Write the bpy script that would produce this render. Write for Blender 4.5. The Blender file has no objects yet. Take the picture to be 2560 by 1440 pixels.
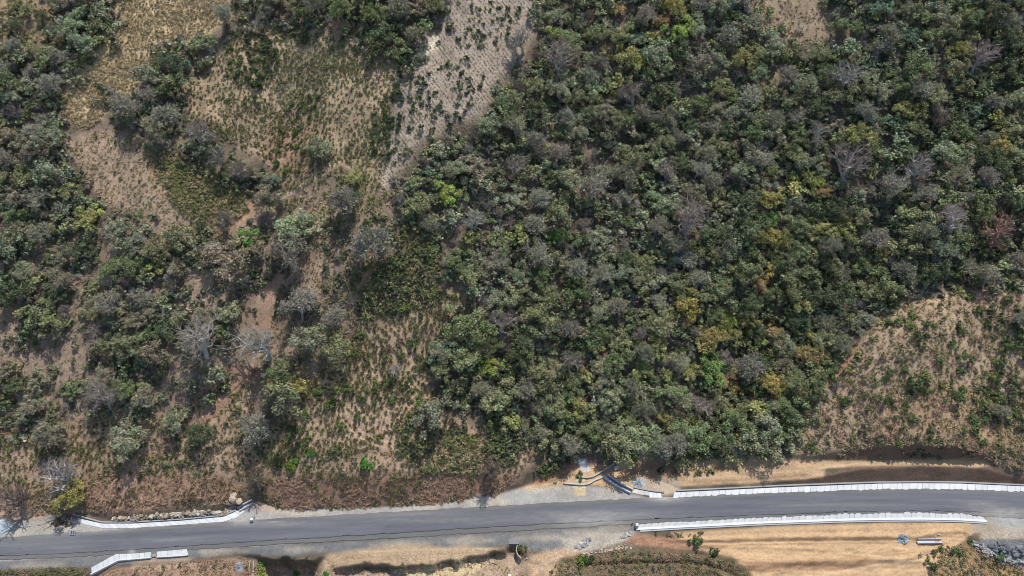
import bpy, bmesh, math, random
import numpy as np
from mathutils import Vector, Matrix

# ------------------------------------------------------------------ camera, sky, sun, exposure
SC = bpy.context.scene
COL = SC.collection
R = math.radians
LENS = 25.0
THETA = R(40.0)                      # camera axis, degrees off straight down
CAM = np.array([0.0, -62.5, 158.0])
FPX = LENS / 36.0 * 2560.0           # focal length in pixels of the photograph

cd = bpy.data.cameras.new('camera')
cam = bpy.data.objects.new('camera', cd)
COL.objects.link(cam)
cd.lens = LENS
cd.sensor_width = 36.0
cd.clip_start = 1.0
cd.clip_end = 6000.0
cam.location = CAM
cam.rotation_euler = (THETA, 0, 0)
SC.camera = cam

SUN_EL, SUN_AZ = R(66.0), R(27.0)    # azimuth from +Y towards +X
world = bpy.data.worlds.new('World')
SC.world = world
world.use_nodes = True
nt = world.node_tree
bg = nt.nodes['Background']
sky = nt.nodes.new('ShaderNodeTexSky')
sky.sky_type = 'NISHITA'
sky.sun_disc = False
sky.sun_elevation = SUN_EL
sky.sun_rotation = SUN_AZ
nt.links.new(sky.outputs[0], bg.inputs[0])
bg.inputs[1].default_value = 0.135
sl = bpy.data.lights.new('sun', 'SUN')
sl.energy = 4.15
sl.angle = R(0.5)
sl.color = (1.0, 0.965, 0.90)
sun = bpy.data.objects.new('sun', sl)
COL.objects.link(sun)
sdir = Vector((math.sin(SUN_AZ) * math.cos(SUN_EL), math.cos(SUN_AZ) * math.cos(SUN_EL), math.sin(SUN_EL)))
sun.rotation_euler = sdir.to_track_quat('Z', 'Y').to_euler()
sun.location = (60, 200, 260)
SC.view_settings.view_transform = 'Standard'
SC.view_settings.look = 'None'
SC.view_settings.exposure = 0.25
SC.view_settings.gamma = 1.0
SC.cycles.filter_width = 1.0
SC.cycles.max_bounces = 4
SC.cycles.diffuse_bounces = 2
SC.cycles.transmission_bounces = 2

rng = np.random.default_rng(7)
rnd = random.Random(11)

# ------------------------------------------------------------------ small numeric helpers
def lin(c):
    c = np.asarray(c, float) / 255.0
    return np.where(c <= 0.04045, c / 12.92, ((c + 0.055) / 1.055) ** 2.4)

K_HILL, K_FLAT = 1.08, 1.72
def hillc(r, g, b):
    g, b = g * 1.01, b * .975
    m = (r + g + b) / 3
    return lin((r + .10 * (m - r), g + .10 * (m - g), b + .10 * (m - b))) / K_HILL
def flatc(r, g, b):
    m = (r + g + b) / 3
    return lin((r + .14 * (m - r), g + .14 * (m - g), b + .14 * (m - b))) / K_FLAT * 1.04

def project(P):
    d = P - CAM
    yc = d[..., 1] * math.cos(THETA) + d[..., 2] * math.sin(THETA)
    zc = -(-d[..., 1] * math.sin(THETA) + d[..., 2] * math.cos(THETA))
    zc = np.maximum(zc, 1.0)
    return 1280 + FPX * d[..., 0] / zc, 720 - FPX * yc / zc

def ray(px, py):
    x = (np.asarray(px, float) - 1280) / FPX
    y = (720 - np.asarray(py, float)) / FPX
    d = np.stack([x, y * math.cos(THETA) + math.sin(THETA), y * math.sin(THETA) - math.cos(THETA)], -1)
    return d / np.linalg.norm(d, axis=-1, keepdims=True)

def plane(px, py, z=0.0):
    d = ray(px, py)
    t = (np.asarray(z, float) - CAM[2]) / d[..., 2]
    return CAM + d * t[..., None]

def hash2(i, j, s):
    v = np.sin(i * 127.1 + j * 311.7 + s * 74.7) * 43758.5453
    return v - np.floor(v)

def vnoise(x, y, s=0):
    xi, yi = np.floor(x), np.floor(y)
    fx, fy = x - xi, y - yi
    fx = fx * fx * (3 - 2 * fx)
    fy = fy * fy * (3 - 2 * fy)
    a = hash2(xi, yi, s); b = hash2(xi + 1, yi, s)
    c = hash2(xi, yi + 1, s); d = hash2(xi + 1, yi + 1, s)
    return (a + (b - a) * fx) * (1 - fy) + (c + (d - c) * fx) * fy

def fbm(x, y, s=0, o=4):
    r, a, t = 0, 0.5, 0
    for k in range(o):
        r = r + a * vnoise(x * 2 ** k, y * 2 ** k, s + k * 13)
        t += a
        a *= 0.5
    return r / t

def smooth(a, b, x):
    t = np.clip((x - a) / (b - a), 0, 1)
    return t * t * (3 - 2 * t)

def poly_sd(px, py, poly):
    """signed distance to a closed polygon, positive inside (photo pixels)"""
    poly = np.asarray(poly, float)
    n = len(poly)
    d2 = np.full(px.shape, 1e18)
    ins = np.zeros(px.shape, bool)
    for i in range(n):
        ax, ay = poly[i]
        bx, by = poly[(i + 1) % n]
        ex, ey = bx - ax, by - ay
        wx, wy = px - ax, py - ay
        t = np.clip((wx * ex + wy * ey) / (ex * ex + ey * ey + 1e-9), 0, 1)
        d2 = np.minimum(d2, (wx - ex * t) ** 2 + (wy - ey * t) ** 2)
        c = (ay > py) != (by > py)
        if ey != 0:
            ins ^= c & (px < ex * (py - ay) / ey + ax)
    d = np.sqrt(d2)
    return np.where(ins, d, -d)

def line_d(px, py, pts):
    d2 = np.full(px.shape, 1e18)
    for (ax, ay), (bx, by) in zip(pts[:-1], pts[1:]):
        ex, ey = bx - ax, by - ay
        wx, wy = px - ax, py - ay
        t = np.clip((wx * ex + wy * ey) / (ex * ex + ey * ey + 1e-9), 0, 1)
        d2 = np.minimum(d2, (wx - ex * t) ** 2 + (wy - ey * t) ** 2)
    return np.sqrt(d2)

# ------------------------------------------------------------------ terrain
R_TOP = [(-500, 1385), (0, 1345), (160, 1333), (400, 1317), (640, 1299), (900, 1284), (1280, 1262), (1620, 1244), (1800, 1235),
         (2000, 1228), (2200, 1221), (2300, 1220), (2400, 1221), (2560, 1227), (3100, 1262)]
R_IN = [(-500, 1425), (0, 1389), (160, 1383), (320, 1374), (640, 1352), (900, 1337), (1280, 1313), (1560, 1300), (1900, 1286),
        (2200, 1277), (2300, 1276), (2400, 1277), (2560, 1283), (3100, 1315)]
R_BOT = [(-500, 1437), (0, 1401), (160, 1394), (320, 1385), (640, 1364), (900, 1350), (1280, 1328), (1560, 1311), (1700, 1307),
         (1900, 1297), (2100, 1289), (2300, 1286), (2400, 1287), (2500, 1292), (2560, 1296), (3100, 1330)]
FOOT = [(-500, 1330), (0, 1300), (120, 1285), (180, 1283), (230, 1290), (280, 1302), (330, 1304), (450, 1297), (540, 1288),
        (590, 1268), (640, 1250), (700, 1268), (750, 1275), (880, 1267), (1000, 1265), (1100, 1257), (1200, 1244), (1290, 1220),
        (1400, 1190), (1450, 1168), (1520, 1165), (1600, 1185), (1700, 1221), (1800, 1219), (1900, 1213), (2100, 1207),
        (2300, 1204), (2450, 1205), (2560, 1212), (3100, 1245)]
CUT1 = [(-500, 1290, 2), (0, 1264, 2), (200, 1255, 2), (300, 1284, 1.7), (560, 1264, 1.7), (620, 1235, 1.6), (700, 1236, 2.6),
        (760, 1200, 5.4), (1000, 1192, 5.6), (1200, 1184, 4.4), (1290, 1196, 2), (1400, 1168, 1.5), (1500, 1148, 1.0),
        (1600, 1168, 0.8), (1700, 1216, 0.4), (1900, 1206, 0.6), (2000, 1200, 1.0), (2080, 1187, 2.1), (2150, 1174, 3.1),
        (2300, 1166, 3.6), (2450, 1170, 3.5), (2520, 1188, 2.0), (2560, 1202, 1.0), (3100, 1225, 1)]
CUT2 = [(-500, 1280, 2.6), (0, 1252, 2.6), (200, 1243, 2.7), (300, 1272, 2.3), (560, 1252, 2.3), (620, 1225, 2.2), (700, 1225, 3.2),
        (760, 1192, 5.9), (1000, 1184, 6.1), (1200, 1176, 4.9), (1290, 1186, 2.6), (1400, 1158, 2.1), (1500, 1138, 1.7),
        (1600, 1152, 1.5), (1700, 1156, 2.0), (1900, 1152, 2.3), (2050, 1152, 2.7), (2150, 1151, 3.5), (2300, 1146, 4.1),
        (2450, 1150, 4.0), (2490, 1166, 3.4), (2560, 1190, 2), (3100, 1212, 2)]
CUT3 = [(-500, 1268, 3.4), (0, 1240, 3.4), (200, 1231, 3.5), (300, 1260, 3.1), (560, 1240, 3.1), (620, 1213, 3.0), (700, 1213, 4.0),
        (760, 1182, 6.6), (1000, 1174, 6.8), (1200, 1164, 5.7), (1290, 1174, 3.4), (1400, 1146, 2.9), (1500, 1126, 2.5),
        (1600, 1136, 2.6), (1700, 1140, 3.0), (1900, 1138, 3.3), (2050, 1136, 4.2), (2150, 1122, 6.0), (2200, 1113, 7.8),
        (2300, 1106, 9.0), (2380, 1113, 8.8), (2440, 1128, 7.4), (2490, 1150, 4.6), (2560, 1175, 3.6), (3100, 1200, 3.5)]
# lip of the drop below the road: (px, py, z, height of the drop)
LIP = [(-500, 1475, -0.7, .3), (0, 1430, -0.6, .4), (230, 1436, -0.6, .5), (300, 1410, -.6, .5), (480, 1400, -0.5, .4),
       (590, 1384, -0.5, .5), (640, 1386, -0.5, 1.4), (668, 1392, -0.45, 4.2), (770, 1398, -0.4, 4.2), (795, 1393, -.35, 1.2),
       (812, 1388, -.35, .15), (825, 1400, -.7, .2), (838, 1421, -1.1, 1.5), (870, 1412, -0.7, 2.0), (920, 1406, -0.6, 1.8),
       (960, 1411, -.6, 1.9), (1000, 1416, -0.7, 2.0), (1050, 1413, -0.7, 1.6), (1100, 1406, -0.6, 1.6), (1200, 1389, -0.5, 1.6),
       (1262, 1374, -0.4, 1.6), (1275, 1362, -.35, 2.2), (1294, 1362, -0.35, 2.2), (1308, 1376, -0.5, 1.4), (1325, 1400, -.8, .3),
       (1360, 1410, -0.9, .2), (1420, 1395, -0.7, .2), (1560, 1352, -0.4, .2), (1640, 1338, -0.4, .15), (1900, 1327, -0.4, .1),
       (2400, 1316, -0.4, .15), (2430, 1345, -0.6, 1.0), (2465, 1349, -0.6, 3.6), (2560, 1347, -0.6, 4.6), (3100, 1380, -.6, 5)]

def wline(pts, z=0.0):
    a = np.array([p if len(p) > 2 else (p[0], p[1], z) for p in pts], float)
    return plane(a[:, 0], a[:, 1], a[:, 2])

def on_x(P, x):
    o = np.argsort(P[:, 0])
    return np.interp(x, P[o, 0], P[o, 1]), np.interp(x, P[o, 0], P[o, 2])

gx = np.concatenate([[-2500, -1200, -600, -380, -280, -230], np.arange(-200, 200.01, 0.5), [230, 280, 380, 600, 1200, 2500]])
gy = np.concatenate([[-1500, -700, -300, -150, -80, -60], np.arange(-45, 22, 0.22), np.arange(22, 120, 0.3), np.arange(120, 215, 0.6), [230, 260, 320, 420, 700, 1500, 2600]])

def build_height():
    lines = [wline(FOOT), wline(CUT1), wline(CUT2), wline(CUT3)]
    rt, rb = wline(R_TOP), wline(R_BOT)
    lip = wline([(a, b, c) for a, b, c, _ in LIP])
    drop = np.interp(gx, lip[:, 0], [d for *_, d in LIP])
    o = np.argsort(lip[:, 0])
    drop = np.interp(gx, lip[o, 0], np.array([d for *_, d in LIP])[o])
    ys, zs = [], []
    yl, zl = on_x(lip, gx)
    jag = (gx > plane(640, 1390)[0]) & (gx < plane(1265, 1374)[0])
    yl = yl + jag * (fbm(gx / 2.0, gx * 0 + 2.7, 55, 4) - .5) * 2.2
    drop = drop * np.where(jag, 1.5, 1.0)
    base = zl - drop
    ys.append(np.full_like(gx, -1500)); zs.append(np.full_like(gx, -160.0))
    ys.append(np.full_like(gx, -150)); zs.append(np.full_like(gx, -60.0))
    ys.append(np.full_like(gx, -45)); zs.append(base - 9)
    run = 0.55 + 4.6 * smooth(plane(2425, 1345)[0], plane(2475, 1349)[0], gx)
    ys.append(yl - 10 - run); zs.append(base - 1.3)
    ys.append(yl - run); zs.append(base - 0.1)
    ys.append(yl); zs.append(zl)
    yb = on_x(rb, gx)[0]
    ys.append(yb - 0.9); zs.append(np.full_like(gx, -0.1))
    ys.append(yb); zs.append(np.full_like(gx, -0.06))
    yt = on_x(rt, gx)[0]
    ys.append(yt); zs.append(np.full_like(gx, -0.06))
    for L in lines:
        y, z = on_x(L, gx)
        ys.append(y); zs.append(z)
    y3, z3 = ys[-1], zs[-1]
    for dy, dz in ((12, 7.4), (60, 37.5), (120, 75.5), (190, 116), (260, 143), (420, 165), (900, 120), (2600, -100)):
        ys.append(y3 + dy); zs.append(z3 + dz)
    for i in range(1, len(ys)):
        ys[i] = np.maximum(ys[i], ys[i - 1] + 0.12)
    ys, zs = np.array(ys), np.array(zs)
    H = np.empty((len(gy), len(gx)))
    for i in range(len(gx)):
        H[:, i] = np.interp(gy, ys[:, i], zs[:, i])
    return H, y3, yl, yb, yt

H0, Y3, YL, YB, YT = build_height()
GX, GY = np.meshgrid(gx, gy)
P0 = np.stack([GX, GY, H0], -1)
VX, VY = project(P0)                 # where each ground point falls in the photograph
up = smooth(-4, 26, GY - Y3[None, :])
dn = smooth(1.0, 6.0, YL[None, :] - GY)
du = (GX * 0.86 - GY * 0.5) ; dv = (GX * 0.5 + GY * 0.86)
relief = up * ((fbm(du / 34, dv / 85, 3, 3) - 0.5) * 12.5 + (fbm(GX / 11, GY / 14, 8, 3) - 0.5) * 2.4)
RAVINE = [(2420, 260), (2300, 420), (2150, 580), (1990, 780), (1850, 960), (1720, 1100)]
REDGULLY = [(760, 540), (700, 700), (655, 840), (600, 960), (490, 1050), (380, 1150), (250, 1240)]
SIDE = [(2620, 600), (2480, 640), (2330, 690), (2200, 700)]
LEFTG = [(190, 560), (180, 700), (140, 860), (60, 1060)]
for ln, dep, wid in ((RAVINE, 5.0, 110), (REDGULLY, 2.2, 60), (SIDE, 5.0, 80), (LEFTG, 1.8, 80)):
    relief -= up * dep * np.exp(-(line_d(VX, VY, ln) / wid) ** 2)
small = (fbm(GX / 2.2, GY / 2.2, 21, 3) - 0.5)
H = H0 + relief + small * (0.55 * smooth(0, 5, GY - Y3[None, :]) + 0.5 * dn)
# wheel ruts and graded furrows on the bare earth below the lower gutter, and the cut faces' rough rows
earth = smooth(0, 14, poly_sd(VX, VY, [(1640, 1340), (1900, 1328), (2400, 1316), (2440, 1345), (2330, 1390), (2300, 1445), (1880, 1445), (1700, 1380)]))
H += earth * ((fbm(GX / 22, (GY + 0.03 * GX) / 0.75, 31, 2) - 0.5) * 0.6 + (fbm(GX / 1.6, GY / 0.7, 35, 2) - 0.5) * 0.5 + (fbm((GX + 2.6 * GY) / 14, (GY - .38 * GX) / 0.55, 37, 2) - 0.5) * 0.42)
H -= earth * 0.28 * np.exp(-(line_d(VX, VY, [(1700, 1358), (2000, 1352), (2330, 1349)]) / 5) ** 2)
H += earth * 0.5 * np.exp(-(line_d(VX, VY, [(1640, 1352), (1900, 1345), (2300, 1340), (2420, 1325)]) / 6) ** 2)
H += earth * 0.6 * np.exp(-(line_d(VX, VY, [(1860, 1412), (2050, 1405), (2280, 1398)]) / 8) ** 2)
H -= 0.9 * np.exp(-(line_d(VX, VY, [(1470, 1412), (1600, 1404), (1720, 1404), (1800, 1418), (1850, 1445)]) / 4.5) ** 2)
cutband = smooth(0.05, 0.4, GY - on_x(wline(FOOT), gx)[0][None, :]) * (1 - smooth(-0.3, 0.6, GY - Y3[None, :]))
H += cutband * (fbm(GX / 3.0, GY / 0.9, 41, 3) - 0.5) * 0.5
H = np.where((GY > YB[None, :] - 0.2) & (GY < YT[None, :] + 0.15), np.minimum(H, -0.06), H)

def hgt(x, y):
    x = np.asarray(x, float); y = np.asarray(y, float)
    i = np.clip(np.searchsorted(gx, x) - 1, 0, len(gx) - 2)
    j = np.clip(np.searchsorted(gy, y) - 1, 0, len(gy) - 2)
    fx = np.clip((x - gx[i]) / (gx[i + 1] - gx[i]), 0, 1)
    fy = np.clip((y - gy[j]) / (gy[j + 1] - gy[j]), 0, 1)
    return (H[j, i] * (1 - fx) + H[j, i + 1] * fx) * (1 - fy) + (H[j + 1, i] * (1 - fx) + H[j + 1, i + 1] * fx) * fy

def ground(px, py, lift=0.0):
    """where the line of sight through a photo pixel meets the ground (raised by lift): base points on the ground"""
    px = np.atleast_1d(np.asarray(px, float)); py = np.atleast_1d(np.asarray(py, float))
    lift = np.broadcast_to(np.asarray(lift, float), px.shape)
    d = ray(px, py)
    lo = np.full(px.shape, 70.0); hi = np.full(px.shape, 420.0)
    done = np.zeros(px.shape, bool)
    t = 110.0
    while t < 420 and not done.all():
        p = CAM + d * t
        below = p[:, 2] < hgt(p[:, 0], p[:, 1]) + lift
        new = below & ~done
        hi[new] = t; lo[new] = t - 1.5
        done |= below
        t += 1.5
    for _ in range(12):
        m = (lo + hi) / 2
        p = CAM + d * m[:, None]
        b = p[:, 2] < hgt(p[:, 0], p[:, 1]) + lift
        hi = np.where(b, m, hi); lo = np.where(b, lo, m)
    p = CAM + d * hi[:, None]
    p[:, 2] = hgt(p[:, 0], p[:, 1])
    return p

def g1(px, py, lift=0.0):
    return Vector(ground(px, py, lift)[0])

# ------------------------------------------------------------------ materials
def new_mat(name):
    m = bpy.data.materials.new(name)
    m.use_nodes = True
    n = m.node_tree
    b = n.nodes['Principled BSDF']
    b.inputs['Roughness'].default_value = 0.9
    b.inputs['Specular IOR Level'].default_value = 0.15
    return m, n, b

def node(n, t, **kw):
    x = n.nodes.new(t)
    for k, v in kw.items():
        setattr(x, k, v)
    return x

def mult(n, a, b, grain=False):
    x = node(n, 'ShaderNodeMix', data_type='RGBA', blend_type='MULTIPLY')
    x.inputs['Factor'].default_value = 1.0
    if grain:                        # the attribute's alpha: how coarse this soil is
        at = node(n, 'ShaderNodeAttribute'); at.attribute_name = 'Col'
        n.links.new(at.outputs['Alpha'], x.inputs['Factor'])
    n.links.new(a, x.inputs['A'])
    n.links.new(b, x.inputs['B'])
    return x.outputs['Result']

def noise_grey(n, scale, lo, hi, detail=4.0, stretch=None, rough=0.6):
    tc = node(n, 'ShaderNodeTexCoord')
    src = tc.outputs['Object']
    if stretch:
        mp = node(n, 'ShaderNodeMapping')
        mp.inputs['Scale'].default_value = stretch
        n.links.new(src, mp.inputs[0])
        src = mp.outputs[0]
    t = node(n, 'ShaderNodeTexNoise')
    t.inputs['Scale'].default_value = scale
    t.inputs['Detail'].default_value = detail
    t.inputs['Roughness'].default_value = rough
    n.links.new(src, t.inputs['Vector'])
    mr = node(n, 'ShaderNodeMapRange')
    mr.inputs['From Min'].default_value = 0.28
    mr.inputs['From Max'].default_value = 0.72
    mr.inputs['To Min'].default_value = lo
    mr.inputs['To Max'].default_value = hi
    n.links.new(t.outputs['Fac'], mr.inputs['Value'])
    return mr.outputs[0], t.outputs['Fac']

def attr_col(n, name='Col'):
    a = node(n, 'ShaderNodeAttribute')
    a.attribute_name = name
    return a.outputs['Color']

def surface(name, rough=0.92, noises=((0.5, .8, 1.2), (4.0, .75, 1.25)), bump=0.5, bump_scale=5.0, stretch=None, obj_color=False, base=None, bdist=0.12, grain=False):
    m, n, b = new_mat(name)
    b.inputs['Roughness'].default_value = rough
    if base is not None:
        rgb = node(n, 'ShaderNodeRGB'); rgb.outputs[0].default_value = (*base, 1)
        c = rgb.outputs[0]
    elif obj_color:
        c = node(n, 'ShaderNodeObjectInfo').outputs['Color']
    else:
        c = attr_col(n)
    for sc_, lo, hi in noises:
        c = mult(n, c, noise_grey(n, sc_, lo, hi, stretch=stretch)[0], grain)
    n.links.new(c, b.inputs['Base Color'])
    if bump:
        bp = node(n, 'ShaderNodeBump')
        bp.inputs['Strength'].default_value = bump
        bp.inputs['Distance'].default_value = bdist
        n.links.new(noise_grey(n, bump_scale, 0, 1, 5.0)[1], bp.inputs['Height'])
        n.links.new(bp.outputs[0], b.inputs['Normal'])
    return m

M_GROUND = surface('earth', noises=((0.12, .88, 1.12), (0.7, .8, 1.2), (2.6, .66, 1.36), (9.0, .72, 1.32)), bump=0.9, bump_scale=3.2, grain=True)
M_ROAD = surface('asphalt', rough=0.8, noises=((0.9, .9, 1.1), (9.0, .9, 1.12)), bump=0.15, bump_scale=14, stretch=(0.06, 1, 1), bdist=.02)
M_CONC = surface('concrete', rough=0.85, noises=((0.6, .9, 1.06), (5.0, .92, 1.06)), bump=0.2, bump_scale=9, bdist=.03)
M_CONC_O = surface('weathered_concrete', rough=0.85, noises=((0.9, .8, 1.1), (6.0, .85, 1.12)), bump=0.25, bump_scale=8, obj_color=True, bdist=.03)
M_ROCK = surface('stone', noises=((0.8, .75, 1.2), (5.0, .75, 1.2)), bump=0.6, bump_scale=4)
M_BARK = surface('bark', noises=((3.0, .75, 1.2),), bump=0, obj_color=True)
M_BARK_A = surface('twig_bark', noises=((3.0, .85, 1.15),), bump=0)
M_BLACK = surface('black_paint', rough=.6, noises=((4.0, .8, 1.2),), bump=0, base=(.012, .012, .013))
M_WHITE = surface('white_paint', rough=.6, noises=((3.0, .88, 1.05),), bump=0, base=(.62, .63, .63))

def leaf_material(name, trans=0.28):
    m, n, b = new_mat(name)
    c = mult(n, node(n, 'ShaderNodeObjectInfo').outputs['Color'], attr_col(n))
    b.inputs['Roughness'].default_value = 0.6
    b.inputs['Specular IOR Level'].default_value = 0.25
    n.links.new(c, b.inputs['Base Color'])
    tr = node(n, 'ShaderNodeBsdfTranslucent')
    n.links.new(c, tr.inputs['Color'])
    mx = node(n, 'ShaderNodeMixShader')
    mx.inputs[0].default_value = trans
    n.links.new(b.outputs[0], mx.inputs[1])
    n.links.new(tr.outputs[0], mx.inputs[2])
    n.links.new(mx.outputs[0], n.nodes['Material Output'].inputs['Surface'])
    return m
M_LEAF = leaf_material('foliage')
M_GRASS = leaf_material('grass_blades', 0.22)

# ------------------------------------------------------------------ mesh and object helpers
def fastmesh(name, V, F, mat, col=None, smooth_=False):
    V = np.asarray(V, np.float32); F = np.asarray(F, np.int32)
    me = bpy.data.meshes.new(name)
    k = F.shape[1]
    me.vertices.add(len(V)); me.vertices.foreach_set('co', V.ravel())
    me.loops.add(F.size); me.loops.foreach_set('vertex_index', F.ravel())
    me.polygons.add(len(F))
    me.polygons.foreach_set('loop_start', np.arange(0, F.size, k, dtype=np.int32))
    if smooth_:
        me.polygons.foreach_set('use_smooth', np.ones(len(F), bool))
    me.update(calc_edges=True)
    if col is not None:
        c = np.ones((len(V), 4), np.float32); col = np.asarray(col); c[:, :col.shape[1]] = col
        a = me.color_attributes.new('Col', 'FLOAT_COLOR', 'POINT')
        a.data.foreach_set('color', c.ravel())
    me.materials.append(mat)
    return me

def link(name, data, parent=None, loc=None):
    o = bpy.data.objects.new(name, data)
    COL.objects.link(o)
    if parent is not None:
        o.parent = parent
    if loc is not None:
        o.location = loc
    return o

def tag(o, label=None, cat=None, group=None, kind=None):
    if label: o['label'] = label
    if cat: o['category'] = cat
    if group: o['group'] = group
    if kind: o['kind'] = kind
    return o

class MB:
    """collects boxes, tubes and stones and links them as one mesh object"""
    def __init__(s): s.v, s.f, s.c = [], [], []
    def add(s, V, F, c=(1, 1, 1)):
        o = len(s.v)
        s.v += [tuple(p) for p in V]
        s.f += [tuple(i + o for i in f) for f in F]
        s.c += [tuple(c)] * len(V)
    def box(s, ctr, size, rotz=0.0, c=(1, 1, 1), top=1.0):
        x, y, z = size[0] / 2, size[1] / 2, size[2] / 2
        m = Matrix.Rotation(rotz, 3, 'Z')
        V = []
        for sz in (-1, 1):
            k = top if sz > 0 else 1.0
            for sx, sy in ((-1, -1), (1, -1), (1, 1), (-1, 1)):
                V.append(m @ Vector((sx * x * k, sy * y * k, sz * z)) + Vector(ctr))
        s.add(V, [(3, 2, 1, 0), (4, 5, 6, 7), (0, 1, 5, 4), (1, 2, 6, 5), (2, 3, 7, 6), (3, 0, 4, 7)], c)
    def tube(s, a, b, r0, r1, n=5, c=(1, 1, 1)):
        a, b = Vector(a), Vector(b)
        q = (b - a).to_track_quat('Z', 'Y')
        V = []
        for p, r in ((a, r0), (b, r1)):
            for k in range(n):
                t = 2 * math.pi * k / n
                V.append(p + q @ Vector((r * math.cos(t), r * math.sin(t), 0)))
        F = [(k, (k + 1) % n, n + (k + 1) % n, n + k) for k in range(n)]
        F += [tuple(range(n - 1, -1, -1)), tuple(range(n, 2 * n))]
        s.add(V, F, c)
    def stone(s, ctr, r, rg, c, flat=0.75):
        ico = ICO
        k = rg.normal(0, 1, 3)
        V = []
        for v in ico[0]:
            w = 1 + 0.22 * math.sin(3.1 * v[0] + k[0] * 3) + 0.2 * math.sin(4.3 * v[1] + k[1] * 3) + .15 * math.sin(5 * v[2] + k[2] * 4)
            V.append((ctr[0] + v[0] * r[0] * w, ctr[1] + v[1] * r[1] * w, ctr[2] + v[2] * r[2] * w * flat))
        s.add(V, ico[1], c)
    def sweep(s, pts, w, h0, h1, c=(1, 1, 1)):
        """a wall along pts (world), w wide, from z+h0 to z+h1"""
        pts = [Vector(p) for p in pts]
        V, F = [], []
        n = len(pts)
        for i, p in enumerate(pts):
            t = (pts[min(i + 1, n - 1)] - pts[max(i - 1, 0)]); t.z = 0; t.normalize()
            nn = Vector((-t.y, t.x, 0)) * (w / 2)
            for sgn, hh in ((-1, h0), (1, h0), (1, h1), (-1, h1)):
                V.append(p + nn * sgn + Vector((0, 0, hh)))
        for i in range(n - 1):
            a, b = 4 * i, 4 * i + 4
            for k in range(4):
                F.append((a + k, a + (k + 1) % 4, b + (k + 1) % 4, b + k))
        F.append((0, 1, 2, 3)); F.append((4 * n - 1, 4 * n - 2, 4 * n - 3, 4 * n - 4))
        s.add(V, F, c)
    def build(s, name, mat, parent=None, loc=None, smooth_=False):
        me = bpy.data.meshes.new(name)
        vv = s.v if loc is None else [(a - loc[0], b - loc[1], c - loc[2]) for a, b, c in s.v]
        me.from_pydata(vv, [], s.f)
        a = me.color_attributes.new('Col', 'FLOAT_COLOR', 'POINT')
        a.data.foreach_set('color', np.c_[np.array(s.c, np.float32), np.ones(len(s.c), np.float32)].ravel())
        bm = bmesh.new(); bm.from_mesh(me); bmesh.ops.recalc_face_normals(bm, faces=bm.faces); bm.to_mesh(me); bm.free()
        if smooth_:
            for p in me.polygons: p.use_smooth = True
        me.materials.append(mat)
        return link(name, me, parent, loc if parent is None else None)

_bm = bmesh.new(); bmesh.ops.create_icosphere(_bm, subdivisions=2, radius=1)
_bm.verts.ensure_lookup_table()
ICO = ([tuple(v.co) for v in _bm.verts], [tuple(v.index for v in f.verts) for f in _bm.faces])
_bm.free()

def empty(name, loc=(0, 0, 0)):
    o = link(name, None, None, loc)
    o.empty_display_size = 0.5
    return o

# ------------------------------------------------------------------ ground colours (soil, litter, gravel), by field
SOIL = hillc(97, 85, 73)
wob = (fbm(GX / 5, GY / 5, 51, 3) - 0.5) * 26
C = np.empty(GX.shape + (3,))
mixn = fbm(GX / 9, GY / 9, 61, 4)[..., None]
C[:] = SOIL * (0.7 + 0.6 * mixn) + (hillc(132, 112, 97) - SOIL) * smooth(.5, .7, fbm(du / 6, dv / 22, 66, 3))[..., None] * .7

def zone(poly, col, feather=14, amount=1.0, wobble=1.0, vary=0.25, seed=0):
    global C
    poly = np.asarray(poly, float)
    x0, y0 = poly.min(0) - 60; x1, y1 = poly.max(0) + 60
    msk = (VX > x0) & (VX < x1) & (VY > y0) & (VY < y1)
    if not msk.any(): return
    sd = poly_sd(VX[msk], VY[msk], poly) + wob[msk] * wobble
    w = smooth(-feather, feather, sd)[:, None] * amount
    v = (1 - vary + 2 * vary * fbm(GX[msk] / 4, GY[msk] / 4, 71 + seed, 4))[:, None]
    C[msk] = C[msk] * (1 - w) + np.asarray(col) * v * w

def streak(pts, col, width, amount=1.0, wobble=0.5):
    global C
    a = np.array(pts, float)
    msk = (VX > a[:, 0].min() - 80) & (VX < a[:, 0].max() + 80) & (VY > a[:, 1].min() - 80) & (VY < a[:, 1].max() + 80)
    d = line_d(VX[msk], VY[msk], pts) + wob[msk] * wobble
    w = (1 - smooth(width * .5, width * 1.3, d))[:, None] * amount
    C[msk] = C[msk] * (1 - w) + np.asarray(col) * w

STRAW_F = [(300, -60), (640, -60), (610, 40), (540, 60), (480, 120), (350, 190), (330, 240), (270, 250), (250, 300), (200, 330), (165, 300), (160, 250), (230, 170), (300, 80)]
NW_F = [(-80, -60), (150, -60), (130, 60), (140, 120), (60, 130), (0, 140), (-80, 150)]
MID_F = [(540, 130), (620, 60), (700, 60), (800, 65), (900, 60), (905, 120), (930, 150), (1000, 165), (980, 250), (960, 350), (960, 480), (900, 470), (870, 420), (800, 450), (700, 480), (690, 420), (610, 380), (520, 320), (470, 280), (465, 220)]
PALE_F = [(1130, -40), (1362, -40), (1348, 60), (1308, 160), (1240, 245), (1200, 308), (1120, 345), (1055, 388), (1000, 450), (965, 500), (945, 470), (965, 380), (985, 280), (985, 180), (1040, 130), (1080, 80)]
RED_F = [(690, 300), (800, 290), (810, 330), (770, 370), (790, 420), (760, 470), (700, 470), (680, 420), (660, 360)]
GREY_F = [(740, 110), (850, 100), (850, 180), (800, 260), (700, 260), (690, 180)]
LOW_F = [(160, 360), (260, 320), (370, 360), (460, 370), (520, 400), (590, 460), (640, 540), (600, 570), (520, 590), (440, 570), (350, 555), (270, 520), (210, 440)]
GREEN_F = [(380, 390), (470, 380), (560, 450), (610, 490), (620, 530), (540, 560), (470, 540), (400, 470)]
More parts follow.
